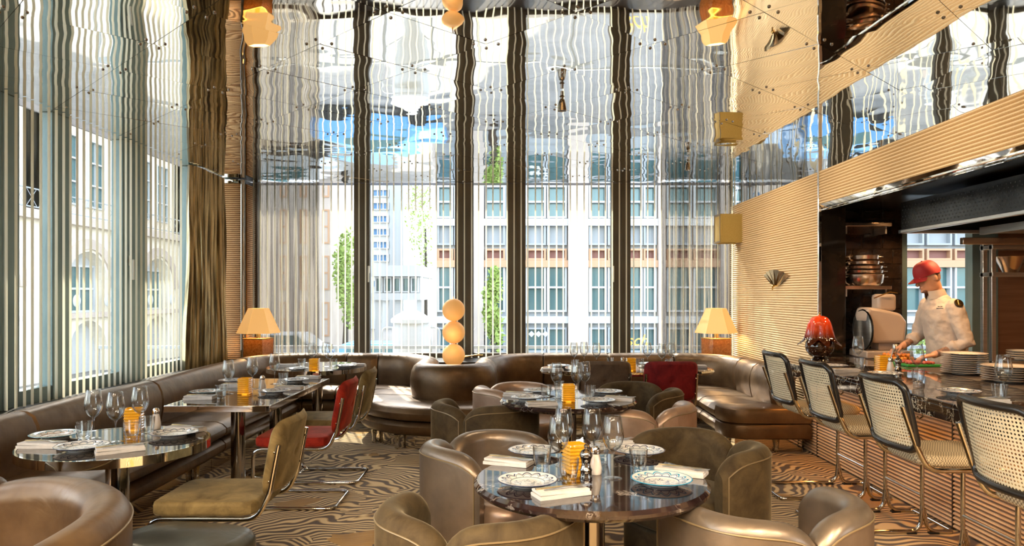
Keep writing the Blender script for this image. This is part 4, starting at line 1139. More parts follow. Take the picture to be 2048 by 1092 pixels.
# stacked paper globes
gl = thing('globe_lamp', 'lamp of three stacked glowing globes behind the curled banquette', 'lamp', (-.69, 8.42, .64))
for k, z in enumerate((.15 , .415, .675)):
    me = MB(); prof = []
    for i in range(29):
        a = -PI / 2 + PI * i / 28; rr = .131 * math.cos(a); prof.append((max(rr, .0001) * (1 + (.006 if i % 2 else -.004)), .131 * math.sin(a)))
    me.lathe(prof, 32).build('globe', M['globe'], gl).location = (0, 0, z)
MB().tube([(0, 0, 0), (0, 0, .83)], .006, 8).build('rod', M['brass'], gl)
MB().lathe([(.07, 0), (.07, .012), (.02, .02), (.01, .03)], 20).build('base', M['brass'], gl)
q = MB(); q.tube([(0, -.02, .115), (.30, -.02, .16)], .006, 8); q.tube([(0, .02, .13), (.34, .02, .15)], .006, 8); q.build('side_rods', M['brass'], gl)
lamp('globe_glow', 'POINT', (-.69, 8.1, 1.0), 2.5, (1, .62, .3), .1)
# red draped glass lamp on the bar
rl = thing('glass_lamp', 'red and brown lamp with a draped glass shade on the far bar end', 'lamp', (2.77, 6.55, .90))
MB().lathe([(.075, 0), (.08, .012), (.07, .02), (.05, .03)], 24).build('foot', M['chrome'], rl)
MB().lathe([(.05, .028), (.09, .05), (.118, .09), (.125, .13), (.115, .17), (.09, .20), (.07, .215)], 28).build('body', M['brown_glass'], rl)
vs = []; fs = []; n = 72; rows = 18
for r in range(rows + 1):
    t = r / rows; K_ = [(0, .008, .405), (.08, .045, .400), (.2, .078, .378), (.35, .100, .335), (.55, .112, .275), (.75, .125, .215), (.9, .146, .180), (1, .168, .165)]
    for q0, q1 in zip(K_[:-1], K_[1:]):
        if q0[0] <= t <= q1[0] + 1e-9: u_ = (t - q0[0]) / (q1[0] - q0[0]); rad = q0[1] + (q1[1] - q0[1]) * u_; z = q0[2] + (q1[2] - q0[2]) * u_; break
    for i in range(n):
        a = 2 * PI * i / n; f_ = t ** 1.8 * .20 * math.cos(8 * a + .5); vs.append((rad * (1 + f_) * math.cos(a), rad * (1 + f_) * math.sin(a), z - .028 * t ** 3 * math.cos(8 * a + .5)))
for r in range(rows):
    for i in range(n): j = (i + 1) % n; fs.append((r * n + i, r * n + j, (r + 1) * n + j, (r + 1) * n + i))
MB().add(vs, fs).build('shade', M['redglass'], rl)
MB().lathe([(.008, .395), (.008, .41), (.012, .415), (.006, .43), (.0001, .435)], 12).build('finial', M['brass'], rl)
# cube sconce and fan sconce on the right wall
cs = thing('cube_sconce', 'ochre cloth cube sconce high on the ribbed right wall', 'sconce', (WR, 9.44, 2.345))
q = MB(); q.box(-.29, -.27, -.14, .14, -.185, .185); q.box(-.29, 0, -.14, -.125, -.185, .185); q.box(-.29, 0, .125, .14, -.185, .185); q.build('shade', M['sconce'], cs, bevel=.003)
q = MB(); q.box(-.296, -.29, -.14, -.115, -.185, .185); q.box(-.296, -.29, .115, .14, -.185, .185); q.box(-.296, -.29, -.115, .115, .16, .185); q.box(-.296, -.29, -.115, .115, -.185, -.16); q.build('edge_frame', M['piping'], cs, bevel=.002)
MB().box(-.03, 0, -.06, .06, -.06, .06).build('mount', M['brass'], cs, bevel=.004)
fs_ = thing('fan_sconce', 'small pleated metal fan sconce in the middle of the right wall', 'sconce', (WR - .012, 8.05, 1.565))
n = 13; vs = []; 
for i in range(n):
    a = math.radians(90 + 50 * (1 - 2 * i / (n - 1))); d = .035 if i % 2 else .012
    for r, zz in ((.045, .7), (.215, 1)):
        vs.append((-d - .035 * math.sin(PI * i / (n - 1)) * r / .2, r * math.cos(a) * 2.3, r * math.sin(a) * .95))
ff = [(2 * i, 2 * i + 2, 2 * i + 3, 2 * i + 1) for i in range(n - 1)]
MB().add(vs, ff).build('fan', M['fan_metal'], fs_, False)
q = MB(); q.ell((-.05, .0, .025), (.02, .02, .02)); q.tube([(-.05, .02, .02), (-.05, .02, -.02)], .008); q.tube([(0, 0, .03), (-.06, 0, .03)], .01); q.build('mount', M['brass'], fs_)
# ceiling spots
for x, y, lb in ((.36, 5.33, 'small chrome bell spot hanging from the mirror ceiling, the nearer one'), (1.9, 7.88, 'small chrome bell spot hanging from the mirror ceiling by the right curtain')):
    def mk():
        o = empty('ceiling_spot')
        MB().lathe([(.012, -.01), (.012, -.04), (.020, -.048), (.012, -.056), (.012, -.066), (.02, -.075), (.026, -.10), (.034, -.155), (.030, -.155), (.020, -.10)], 20).build('housing', M['dark_chrome'], o)
        MB().lathe([(.0001, -.13), (.018, -.13)], 16).build('bulb', M['bulb'], o)
        return o
    place('spot', mk, (x, y, CH), 0, lb, 'spot light', 'ceiling spots')

# ------------------------------------------------------------------ bar
XB0, XB1 = 2.40, 3.22
bar = thing('bar_counter', 'dark veined marble bar counter on a ribbed cloth front', 'counter')
MB().box(XB0, XB1, .6, 6.93, .875, .90).build('worktop', M['marble_bar'], bar, bevel=.004)
MB().box(XB0, XB0 + .03, .6, 6.93, .795, .8745).build('fascia', M['marble_bar'], bar, bevel=.003)
MB().box(XB0 + .03, XB1, .6, 6.93, .80, .874).build('underside', M['dark_brown'], bar, False)
ye = [.6, 1.9, 3.2, 4.5, 5.8, 6.78, 7.1]
ye = [.6, 2.55, 4.62, 6.68, 6.99]
for a, b_ in zip(ye[:-1], ye[1:]):
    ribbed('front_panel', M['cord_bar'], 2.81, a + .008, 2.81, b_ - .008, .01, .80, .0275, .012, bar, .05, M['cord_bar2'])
for b_ in ye[1:-1]: MB().box(2.80, 2.84, b_ - .008, b_ + .008, 0, .80).build('joint_strip', M['dark_brown'], bar, False)
MB().box(2.86, 3.20, .6, 6.93, .0, .80).build('core', M['dark_brown'], bar, False)
hk = MB().tube([(0, 0, 0), (0, 0, -.03), (-.02, 0, -.045), (-.035, 0, -.03)], .006, 8).add([], []).mesh('coat_hook', M['chrome'])
for y in (2.2, 3.3, 4.35, 5.4, 6.3): link('coat_hook', hk, bar).location = (2.46, y, .795)
MB().box(2.64, 2.67, .7, 6.8, .785, .797).build('light_strip', M['led'] if 'led' in M else glow('orange led strip', (1, .42, .08), 2.0), bar, False)
for y in (1.6, 3.2, 4.8, 6.2):
    lamp('bar_underlight', 'AREA', (2.62, y, .782), 1.7, (1, .42, .10), .04, (.0, 0, -1), 1.5)
lay(.90, 'on the bar', [
    ('wine', 1716, 737, 'farthest from the camera'), ('wine', 1834, 763, 'behind the third stool'), ('wine', 2007, 802, 'nearest the camera'),
    ('water', 1719, 743, 'farthest from the camera'), ('water', 1836, 770, 'beside the middle wine glass'), ('water', 1999, 806, 'nearest the camera'),
    ('plate', 1918, 789, 'nearest the camera'), ('plate', 1770, 752, 'in front of the salt shaker'), ('plate', 1665, 736, 'by the red lamp'),
    ('napkin', 1975, 806, 'nearest the camera', 6), ('napkin', 1690, 744, 'by the red lamp', 6),
    ('salt', 1781, 746, 'beside the amber candle holder'), ('pepper', 1796, 748, 'beside the salt shaker'), ('candle', 1765, 743, 'in the middle', 0)])
# kitchen side: pass shelf behind the bar
ps = thing('prep_counter', 'dark steel prep counter behind the marble bar', 'counter')
q = MB(); q.box(XB1 + .004, 3.52, .6, 7.15, .865, .899); q.box(3.521, 3.80, 6.68, 7.15, .865, .899); q.build('worktop', M['prep_top'], ps, bevel=.004); MB().box(XB1 + .02, 3.49, .62, 7.13, 0, .865).build('cabinet', M['dark_brown'], ps, False)
def stack(x, y, z, n, r, label, grp, mat='white_plate', top=None):
    def mk():
        k = r / .1225; return MB().shell([(a * k, b * .8) for a, b in PLP], 36).build('plate', M[mat])
    for i in range(n):
        pos = 'topmost' if i == n - 1 else ('bottom' if i == 0 else '%s from the bottom' % ['', 'second', 'third', 'fourth', 'fifth', 'sixth', 'seventh', 'eighth', 'ninth', 'tenth'][i])
        place('stackplate%.3f' % r, mk, (x + random.uniform(-.002, .002), y + random.uniform(-.002, .002), z + i * .0155), 0, '%s, %s' % (label, pos), 'plate', grp)
stack(3.385, 5.44, .900, 10, .155, 'large plain plate in the farthest stack behind the bar', 'farthest plate stack')
stack(3.385, 4.95, .900, 7, .165, 'large plain plate in the middle stack behind the bar', 'middle plate stack')
stack(3.385, 4.50, .900, 8, .125, 'small plain plate in the nearest stack behind the bar', 'nearest plate stack')
stack(3.385, 4.18, .900, 9, .125, 'small plain plate in the right edge stack behind the bar', 'right edge plate stack')

# ------------------------------------------------------------------ kitchen shell and kit
kt = struct(empty('wall_kitchen'))
MB().box(2.962, 3.20, 6.97, 7.15, 0, 2.34).build('stone_jamb', M['black_stone'], kt, bevel=.004)
MB().box(3.20, 3.90, 7.27, 7.40, 0, 2.34).build('core', M['grout'], kt, False)
tm = MB().box(-.0985, .0985, 0, .012, -.0735, .0735)
tme = None
for r in range(10):
    for c_ in range(4):
        x0 = 3.20 + c_ * .2 - (.1 if r % 2 else 0); x1 = x0 + .2; x0 = max(x0, 3.20); x1 = min(x1, 3.90)
        if x1 - x0 < .03: continue
        z = .90 + r * .15 + .075
        if tme is None: tme = {}
        k = round(x1 - x0, 3)
        if k not in tme:
            m = MB().box(-k / 2 + .002, k / 2 - .002, 0, .012, -.073, .073); t_o = m.build('tile', M['tile'], kt, bevel=.003, seg=1); tme[k] = t_o.data
        else: t_o = link('tile', tme[k], kt)
        t_o.location = ((x0 + x1) / 2, 7.258, z); t_o.rotation_euler = (random.uniform(-.01, .01), 0, random.uniform(-.01, .01))
MB().box(5.35, 5.6, .5, 7.4, 0, 2.4).build('side_wall', M['brown_steel'], kt, False)
MB().box(4.85, 5.4, 7.27, 7.4, 0, 2.4).build('steel_wall', M['brown_steel'], kt, False)
MB().box(3.90, 4.9, 7.27, 7.4, 0, .30).build('core', M['grout'], kt, False)
MB().box(3.90, 4.9, 7.27, 7.4, 2.2, 2.4).build('core', M['dark_brown'], kt, False)
MB().box(WR + .03, 5.6, .3, 7.4, 2.34, 2.42).build('soffit', M['black_steel'], kt, False)
wk = struct(empty('window_14'))
f = MB(); f.box(3.90, 3.96, 7.28, 7.36, .30, 2.2); f.box(4.60, 4.86, 7.26, 7.38, .30, 2.2); f.box(3.96, 4.6, 7.29, 7.36, 2.14, 2.2); f.box(3.96, 4.6, 7.29, 7.36, .3, .36)
f.build('window_frame', M['frame_left'], wk, bevel=.004); MB().box(3.96, 4.6, 7.33, 7.335, .36, 2.14).build('pane', M['pane'], wk, False)
kr = MB().box(2.9, 5.6, 7.4, 7.45, 2.42, 2.9)
hood = thing('extractor_hood', 'black perforated steel extractor hood over the kitchen', 'hood')
MB().add([(3.40, .6, 2.05), (3.40, 6.35, 2.05), (3.40, 6.35, 2.30), (3.40, .6, 2.30), (5.2, .6, 2.05), (5.2, 6.35, 2.05), (5.2, 6.35, 2.30), (5.2, .6, 2.30)],
         [(0, 1, 2, 3), (4, 7, 6, 5), (0, 3, 7, 4), (1, 5, 6, 2), (3, 2, 6, 7)]).build('canopy', M['black_steel'], hood, False)
q = MB(); q.box(3.385, 3.42, .6, 6.36, 2.03, 2.06); q.box(3.385, 5.2, 6.33, 6.37, 2.03, 2.06); q.build('rim', M['steel'], hood, bevel=.004)
ho = MB()
for j in range(10):
    for i in range(60): ho.lathe([(.007, 0), (.0001, .002)], 6)
q = MB()
for i in range(90):
    for j in range(7):
        y, z = 6.3 - .045 * i, 2.09 + .028 * j; 
        if y < 2.3: continue
        y += .022 * (j % 2); pts = [(3.3985, y + .006 * math.cos(a * PI / 3), z + .006 * math.sin(a * PI / 3)) for a in range(6)]; q.add(pts, [tuple(range(6))])
stuff(q.build('perforation', M['black'], hood, False))
q = MB()
for i in range(12): q.box(3.9, 4.35, 5.9 - i * .06, 5.925 - i * .06, 2.0, 2.045)
q.box(3.86, 3.9, 5.1, 6.0, 1.99, 2.05); q.box(4.35, 4.4, 5.1, 6.0, 1.99, 2.05); stuff(q.build('filter_grille', M['steel'], hood, False))
MB().box(3.9, 5.2, 6.28, 6.33, 1.93, 1.99).build('cross_rail', M['copper'], hood, bevel=.004)
for x, y in ((3.75, 6.1), (3.8, 5.0), (4.1, 4.0), (3.65, 6.8), (3.35, 5.6)):
    lamp('kitchen_fill', 'SPOT', (x, y, 1.98 if y < 6.5 else 2.3), 26, (1, .56, .24), .04, (0, 0, -1), spot=2.3)  # added warm fill over the kitchen, no lamp bodies there
# wall shelves with pans
for z, lb in ((1.545, 'steel wall shelf under the stacked pans'), (2.155, 'empty steel wall shelf high on the black tiles')):
    s = thing('wall_shelf', lb, 'shelf', (3.43, 7.14, z)); MB().box(-.23, .23, -.14, .115, 0, .035).build('board', M['copper'], s, bevel=.004)
    q = MB(); q.box(-.20, -.185, -.10, .115, -.07, 0); q.box(.185, .20, -.10, .115, -.07, 0); q.build('bracket', M['steel'], s, False)
zz = 1.581
for r, h, lb in ((.19, .105, 'large steel pan at the bottom of the stack'), (.185, .035, 'wide shallow steel pan second from the bottom'), (.18, .035, 'wide shallow steel pan third from the bottom'), (.15, .04, 'steel pan with a spout second from the top'), (.145, .05, 'smaller round steel pan on top of the stack')):
    p = thing('pan', lb, 'pan', (3.42, 7.08, zz), 0, 'stack of steel pans')
    MB().shell([(.0001, .002), (r * .78, .002), (r * .93, h * .3), (r * .97, h), (r * 1.03, h + .006), (r * .94, h), (r * .9, h * .3), (r * .75, .006), (.0001, .006)], 32).build('bowl', M['copper'], p)
    q = MB(); q.tube(fillet([(r * .9, -.04, h * .8), (r + .035, -.04, h * .8), (r + .035, .04, h * .8), (r * .9, .04, h * .8)], .02), .004, 6); q.tube(fillet([(-r * .9, -.04, h * .8), (-r - .035, -.04, h * .8), (-r - .035, .04, h * .8), (-r * .9, .04, h * .8)], .02), .004, 6)
    q.build('handle', M['steel'], p); zz += h + .0065
# meat slicer
sx, sy, sz = 3.46, 6.88, .900
sl = thing('meat_slicer', 'cream meat slicer with round blade below the pan shelf', 'slicer', (sx, sy, sz))
MB().box(-.18, .26, -.16, .20, 0, .07).build('base', M['slicer'], sl, bevel=.012)
MB().box(-.02, .16, -.06, .10, .07, .15).build('foot', M['slicer'], sl, bevel=.01)
q = MB(); q.add([(x, y, z) for y in (-.12, .12) for x, z in ((-.10, .14), (.20, .14), (.22, .34), (.16, .42), (-.02, .46), (-.14, .48), (-.17, .40))],
                [tuple(range(7)), tuple(reversed(range(7, 14)))] + [(i, (i + 1) % 7, 7 + (i + 1) % 7, 7 + i) for i in range(7)])
q.build('housing', M['slicer'], sl, bevel=.03, seg=3)
MB().box(-.02, .16, -.05, .10, .44, .60).build('pusher', M['slicer'], sl, bevel=.03)
b = MB(); b.lathe([(.175, -.006), (.185, 0), (.175, .006)], 40); b.xf(Matrix.Translation((-.15, -.02, .26)) @ Matrix.Rotation(PI / 2, 4, 'Y')); b.build('blade', M['steel'], sl)
b = MB(); b.tube([(-.15, -.02 + .19 * math.cos(i / 24 * 2 * PI), .26 + .19 * math.sin(i / 24 * 2 * PI)) for i in range(24)], .009, 6, closed=True); b.build('blade_guard', M['black_steel'], sl)
b = MB(); b.tube([(-.10, -.13, .56), (.05, -.13, .62), (.12, -.13, .61)], .006, 6); b.build('sharpening_rod', M['brass'], sl)
b = MB(); b.ell((.10, -.15, .11), (.04, .03, .025)); b.build('knob', M['steel'], sl)
# food board
bd = tag(MB().box(-.14, .14, -.28, .28, 0, .02).build('cutting_board', M['green_board'], bevel=.004), 'green cutting board with roasted food before the cook', 'board')
bd.location = (3.375, 6.22, .900); bd.rotation_euler = (0, 0, .0)
tg = 'roasted orange tomatoes on the board'
tm_ = MB().ell((0, 0, 0), (.020, .020, .017), 10, 7).mesh('tomato', M['tomato'])
sp = [(-.10 + .048 * (i % 5) + random.uniform(-.01, .01), .08 + .05 * (i // 5) + random.uniform(-.01, .01), 0) for i in range(25)] + [(-.07 + .05 * (i % 4), .11 + .06 * (i // 4), 1) for i in range(12)]
for i, (x, y, l) in enumerate(sp):
    o = link('tomato', tm_); tag(o, 'small glossy roasted orange tomato in the pile on the green board', 'tomato', tg)
    o.location = (3.375 + x, 6.22 + y, .938 + .026 * l); o.rotation_euler = (random.uniform(-.3, .3), random.uniform(-.3, .3), random.uniform(0, 6)); o.scale = [random.uniform(.85, 1.25)] * 3
mc = MB().box(-.02, .02, -.014, .014, -.01, .012)
mo = mc.build('meat_piece', M['meat'], bevel=.008); base_me = mo.data
for i in range(22):
    o = mo if i == 0 else link('meat_piece', base_me)
    tag(o, 'small dark red meat piece in the row on the green board', 'meat', 'chopped red meat on the board')
    o.location = (3.375 - .10 + .036 * (i % 6) + random.uniform(-.006, .006), 6.22 - .24 + .055 * (i // 6) + random.uniform(-.008, .008), .931); o.rotation_euler = (0, 0, random.uniform(0, 3))
sv = thing('serving_spoon', 'steel serving spoon leaning up in a glass jar on the bar', 'spoon', (2.86, 5.55, .90))
MB().tube([(0, 0, .01), (.03, .0, .10), (.05, .0, .17)], .004, 8).build('handle', M['steel'], sv); MB().ell((.056, 0, .19), (.010, .018, .028)).build('bowl', M['steel'], sv)
# open steel rack at the right edge
rk = thing('steel_rack', 'open steel kitchen rack at the right edge', 'rack', (4.30, 6.5, 0))
q = MB()
for x in (0, .9):
    for y in (0, .12): q.box(x - .02, x + .02, y - .02, y + .02, 0, 2.0)
q.build('post', M['steel'], rk, bevel=.004)
for z in (.86, 1.655, 1.90): MB().box(-.02, .92, -.03, .15, z, z + .04).build('shelf', M['steel'], rk, bevel=.004)
for i, (x, lb) in enumerate(((.20, 'steel mixing bowl at the left of the kitchen rack'), (.52, 'steel mixing bowl at the right of the kitchen rack'))):
    b = tag(MB().shell([(.06, .0), (.062, .003), (.125, .14), (.13, .142), (.12, .14), (.058, .006), (.0001, .005)], 32).build('mixing_bowl', M['copper']), lb, 'bowl', 'bowls on the rack'); b.location = (4.30 + x, 6.56, 1.696)
for i in range(4):
    b = tag(MB().shell([(a * 1.1, z) for a, z in PLP], 32).build('rack_plate', M['white_ceramic']), 'white plate in the low stack on the kitchen rack, ' + ['bottom', 'second', 'third', 'topmost'][i], 'plate', 'plates on the rack'); b.location = (4.62, 6.56, .905 + i * .02)
# ------------------------------------------------------------------ the cook
def capsule(mb, pts, rs, n=14, ry=1.0): mb.tube(pts, rs, n); mb.ell(pts[0], (rs[0],) * 3); mb.ell(pts[-1], (rs[-1],) * 3); return mb
def solid(name, mb, mat, voxel, parent, smooth_it=4, disp=None):
    me = mb.mesh(name + '_raw', mat, False); o = bpy.data.objects.new(name + '_raw', me); C.objects.link(o)
    r = o.modifiers.new('r', 'REMESH'); r.mode = 'VOXEL'; r.voxel_size = voxel
    s = o.modifiers.new('s', 'SMOOTH'); s.factor = .5; s.iterations = smooth_it
    if disp:
        tx = bpy.data.textures.new('folds', 'CLOUDS'); tx.noise_scale = disp[1]; d = o.modifiers.new('d', 'DISPLACE'); d.texture = tx; d.strength = disp[0]; d.mid_level = .5
    dg = bpy.context.evaluated_depsgraph_get(); me2 = bpy.data.meshes.new_from_object(o.evaluated_get(dg)); me2.name = name
    bpy.data.objects.remove(o); me2.materials.clear()
    for m in (mat if isinstance(mat, list) else [mat]): me2.materials.append(m)
    me2.polygons.foreach_set('use_smooth', [True] * len(me2.polygons))
    return link(name, me2, parent)
ck = thing('person', 'cook in a red cap and white jacket preparing food at the kitchen pass', 'person', (3.725, 6.24, 0))
# cook's own frame: faces -x, leans a little forward; height about 1.78
bd_ = MB()
for s in (-1, 1):
    capsule(bd_, [(.02, s * .10, .93), (.0, s * .11, .50), (.02, s * .11, .10)], [.10, .068, .045])
    capsule(bd_, [(.03, s * .11, .06), (-.13, s * .12, .045)], [.05, .036])
def oval_stack(mb, rows, n=22):
    vs = []; fs = []
    for cx_, cy_, z, rx, ry in rows:
        for i in range(n): a = 2 * PI * i / n; vs.append((cx_ + rx * math.cos(a), cy_ + ry * math.sin(a), z))
    for k in range(len(rows) - 1):
        for i in range(n): j = (i + 1) % n; fs.append((k * n + i, k * n + j, (k + 1) * n + j, (k + 1) * n + i))
    fs.append(tuple(reversed(range(n)))); fs.append(tuple((len(rows) - 1) * n + i for i in range(n))); mb.add(vs, fs)
oval_stack(bd_, [(.02, 0, .86, .11, .16), (.01, 0, 1.0, .105, .15), (-.01, 0, 1.15, .105, .15), (-.03, 0, 1.3, .115, .18), (-.05, 0, 1.42, .10, .17), (-.07, 0, 1.475, .06, .08)])
capsule(bd_, [(-.055, 0, 1.44), (-.085, 0, 1.52), (-.10, 0, 1.58)], [.062, .056, .054])
# head turned down towards the board: rings along a tilted axis with a profile on the -x side
HM = Matrix.Translation((-.105, 0, 1.55)) @ Matrix.Rotation(math.radians(-24), 4, 'Y')
hd = MB(); rows = []; n = 28
prof = [(-.015, .055, .050, .052), (.0, .085, .055, .060), (.025, .098, .062, .066), (.05, .100, .072, .070), (.075, .098, .082, .074), (.10, .097, .092, .077), (.125, .100, .098, .079), (.155, .099, .100, .080), (.185, .088, .094, .075), (.21, .066, .076, .060), (.228, .032, .042, .032)]
vs = []; fs = []
for z, fx, bx, ry in prof:
    for i in range(n):
        a = 2 * PI * i / n; ca, sa = math.cos(a), math.sin(a); x = -ca * (fx if ca > 0 else bx); vs.append((x, ry * sa, z))
for k in range(len(prof) - 1):
    for i in range(n): j = (i + 1) % n; fs.append((k * n + i, k * n + j, (k + 1) * n + j, (k + 1) * n + i))
fs.append(tuple(range(n))); fs.append(tuple((len(prof) - 1) * n + i for i in range(n))); hd.add(vs, fs)
hd.tube([(-.094, 0, .122), (-.112, 0, .092), (-.122, 0, .076)], [.010, .013, .015], 10); hd.ell((-.116, 0, .074), (.014, .018, .011))
hd.ell((-.094, 0, .135), (.014, .055, .010)); hd.ell((-.090, 0, .012), (.022, .026, .016)); hd.ell((-.099, 0, .046), (.010, .026, .006)); hd.ell((-.097, 0, .035), (.011, .023, .007))
for s in (-1, 1): hd.ell((.008, s * .080, .098), (.020, .010, .033)); hd.ell((-.075, s * .030, .118), (.016, .016, .011))
hd.xf(HM); bd_.add(hd.v, hd.f)
# arms: far arm (+y) hand at the board holding tongs; near arm (-y) bent across
def hand(mb, wrist, direction, up, curl, side):
    d = Vector(direction).normalized(); u = Vector(up); u = (u - d * u.dot(d)).normalized(); sd = d.cross(u) * side
    w_ = Vector(wrist); pc = w_ + d * .045
    for k in range(4): a = w_ + d * .01 + sd * (k - 1.5) * .014; b = w_ + d * .088 + sd * (k - 1.5) * .020; mb.tube([a, b], [.017, .012], 10); mb.ell(b, (.012,) * 3); mb.ell(a, (.016,) * 3)
    for k, ln in enumerate((.036, .042, .039, .030)):
        p = w_ + d * .088 + sd * (k - 1.5) * .0205; q = p; ang = 0; dd = d.copy()
        for j, f_ in enumerate((1, .7, .55)):
            ang += curl * (1 if j == 0 else 1.1); dd = d * math.cos(ang) + u * -math.sin(ang); p2 = q + dd * ln * f_; capsule(mb, [q, p2], [.0092 - .001 * j, .0084 - .001 * j], 8); q = p2
    p = w_ + d * .025 - sd * .03; t1 = p + (d * .6 - sd * .7 - u * .4).normalized() * .035; t2 = t1 + (d * .9 - u * .5).normalized() * .028
    capsule(mb, [p, t1], [.013, .010], 8); capsule(mb, [t1, t2], [.010, .0085], 8)
far = [(-.05, .19, 1.40), (-.10, .24, 1.13), (-.30, .14, 1.04)]
near = [(-.04, -.19, 1.39), (.02, -.26, 1.10), (-.20, -.17, .99)]
capsule(bd_, far, [.052, .043, .028]); capsule(bd_, near, [.052, .044, .029])
hand(bd_, far[2], (-.9, .05, -.35), (0, .2, 1), .55, 1)
hand(bd_, near[2], (-.95, .15, -.2), (0, 0, 1), .35, -1)
body = solid('body', bd_, M['skin'], .0055, ck, 3)
body_me = body.data; body_me.materials.append(M['tattoo']); body_me.materials.append(M['apron'])
for p in body_me.polygons:
    c_ = p.center
    if c_.z < .92: p.material_index = 2
    elif c_.y < -.13 and -.19 < c_.x < .05 and c_.z < 1.14: p.material_index = 1
    elif c_.y > .10 and -.27 < c_.x < -.12 and c_.z < 1.13: p.material_index = 1
# jacket with rolled sleeves, stand collar, buttons
jk = MB()
oval_stack(jk, [(.03, 0, .78, .155, .20), (.025, 0, .90, .15, .195), (.01, 0, 1.02, .145, .185), (-.01, 0, 1.16, .145, .185), (-.03, 0, 1.28, .150, .20), (-.045, 0, 1.37, .132, .20), (-.06, 0, 1.44, .09, .15), (-.07, 0, 1.49, .072, .082)])
for A in (far, near):
    a, b, c_ = [Vector(q) for q in A]; m_ = b + (c_ - b) * .42
    capsule(jk, [a + Vector((0, 0, .0)), (a + b) / 2, b, m_], [.070, .066, .062, .050])
    d = (m_ - b).normalized(); jk.tube([m_ - d * .02, m_ + d * .012], [.060, .058], 18)
jacket = solid('jacket', jk, M['chef_white'], .008, ck, 3, (.022, .07))
col_ = MB(); 
vs = []; fs = []; n = 24
for k, (z, r) in enumerate(((1.465, .085), (1.50, .080), (1.535, .076), (1.535, .070), (1.50, .073))):
    for i in range(n):
        a = math.radians(200 + 320 * i / (n - 1)); vs.append((-.075 - (z - 1.46) * .35 + r * math.cos(a), r * 1.05 * math.sin(a), z + .012 * math.cos(a)))
for k in range(4):
    for i in range(n - 1): fs.append((k * n + i, k * n + i + 1, (k + 1) * n + i + 1, (k + 1) * n + i))
col_.add(vs, fs).build('collar', M['chef_white'], jacket)
q = MB()
for i in range(12):
    q.box(-.004, .004, -.0016, .0016, -.001, .001)
# sleeve emblem (round dark badge with a gilt figure) and a small embroidered name on the chest, laid on the cloth
def on_cloth(px, py):
    bpy.context.view_layer.update()
    d = Vector(((px - CX) / F, 1, (HY - py) / F)); o_ = Vector((0, 0, EZ)); mi = jacket.matrix_world.inverted()
    lo = mi @ o_; ld = (mi.to_3x3() @ d).normalized(); ok, p, n_, _ = jacket.ray_cast(lo, ld)
    return (p, n_) if ok else None
def lay_on(mb, hit, name, mat, up=(0, 0, 1), lift=.001):
    p, n_ = hit; x = Vector(up).cross(n_).normalized(); y = n_.cross(x)
    m = Matrix((( x.x, y.x, n_.x, p.x + n_.x * lift), (x.y, y.y, n_.y, p.y + n_.y * lift), (x.z, y.z, n_.z, p.z + n_.z * lift), (0, 0, 0, 1)))
    mb.xf(m); return mb.build(name, M[mat], jacket)
h_ = on_cloth(1917, 607)
if h_:
    lay_on(MB().lathe([(.030, -.012), (.036, .0), (.034, .006), (.0001, .008)], 24), h_, 'sleeve_badge', 'black')
    lay_on(MB().lathe([(.034, .004), (.036, .009), (.031, .010)], 24), h_, 'badge_rim', 'brass')
    lay_on(MB().ell((0, .008, .010), (.011, .015, .004)).ell((0, -.013, .010), (.017, .009, .004)), h_, 'badge_figure', 'brass')
h_ = on_cloth(1880, 615)
if h_:
    q = MB()
    for k, (x, w_) in enumerate(((-.018, .010), (-.004, .006), (.006, .012))): q.box(x, x + w_, .006, .010, -.004, .003)
    for k, (x, w_) in enumerate(((-.026, .012), (-.011, .010), (.002, .014), (.019, .008))): q.box(x, x + w_, -.010, -.006, -.004, .003)
    stuff(lay_on(q, h_, 'embroidery', 'black'))
# cap
cp = MB(); vs = []; fs = []; n = 36; rows_ = 10
for r in range(rows_ + 1):
    t = r / rows_; z = .135 + .115 * math.sin(t * PI / 2); k = math.cos(t * PI / 2) ** .62
    for i in range(n):
        a = 2 * PI * i / n; ca = math.cos(a); vs.append((-ca * (.112 if ca > 0 else .112) * max(k, .001), .094 * max(k, .001) * math.sin(a), z - (.012 if ca < -.2 else 0) * (1 - t)))
for r in range(rows_):
    for i in range(n): j = (i + 1) % n; fs.append((r * n + i, r * n + j, (r + 1) * n + j, (r + 1) * n + i))
cp.add(vs, fs).xf(HM); cap = cp.build('cap', M['red_cap'], ck)
br = MB(); vs = []; fs = []
for side in (0, 1):
    for r in range(5):
        for i in range(13):
            a = math.radians(-62 + 124 * i / 12); e = r / 4; x = -(.108 + .075 * e * math.cos(a * .9) ** .5) * math.cos(a) - .0; y = (.092 + .004 * e) * math.sin(a); vs.append((x - .0 * e, y, .142 - .022 * e - .018 * math.sin(a) ** 2 - (.004 if side else 0)))
for side in (0, 1):
    for r in range(4):
        for i in range(12): a = side * 65 + r * 13 + i; fs.append((a, a + 1, a + 14, a + 13))
br.add(vs, fs).xf(HM).build('brim', M['red_cap'], cap)
bt = MB().ell((0, 0, .252), (.008, .008, .005)).xf(HM); bt.build('button', M['red_cap'], cap)
hb = MB(); oval_stack(hb, [(.016, 0, .085, .088, .0795), (.016, 0, .115, .092, .0815), (.012, 0, .140, .092, .082)], 26); hb.xf(HM); 
hair = MB(); vs = []; fs = []
for k, (z, rx, ry) in enumerate(((.06, .083, .0745), (.09, .092, .079), (.115, .099, .081), (.142, .102, .083))):
    for i in range(17):
        a = math.radians(-78 + 156 * i / 16); vs.append((rx * math.cos(a), ry * math.sin(a), z))
for k in range(3):
    for i in range(16): a = k * 17 + i; fs.append((a, a + 1, a + 18, a + 17))
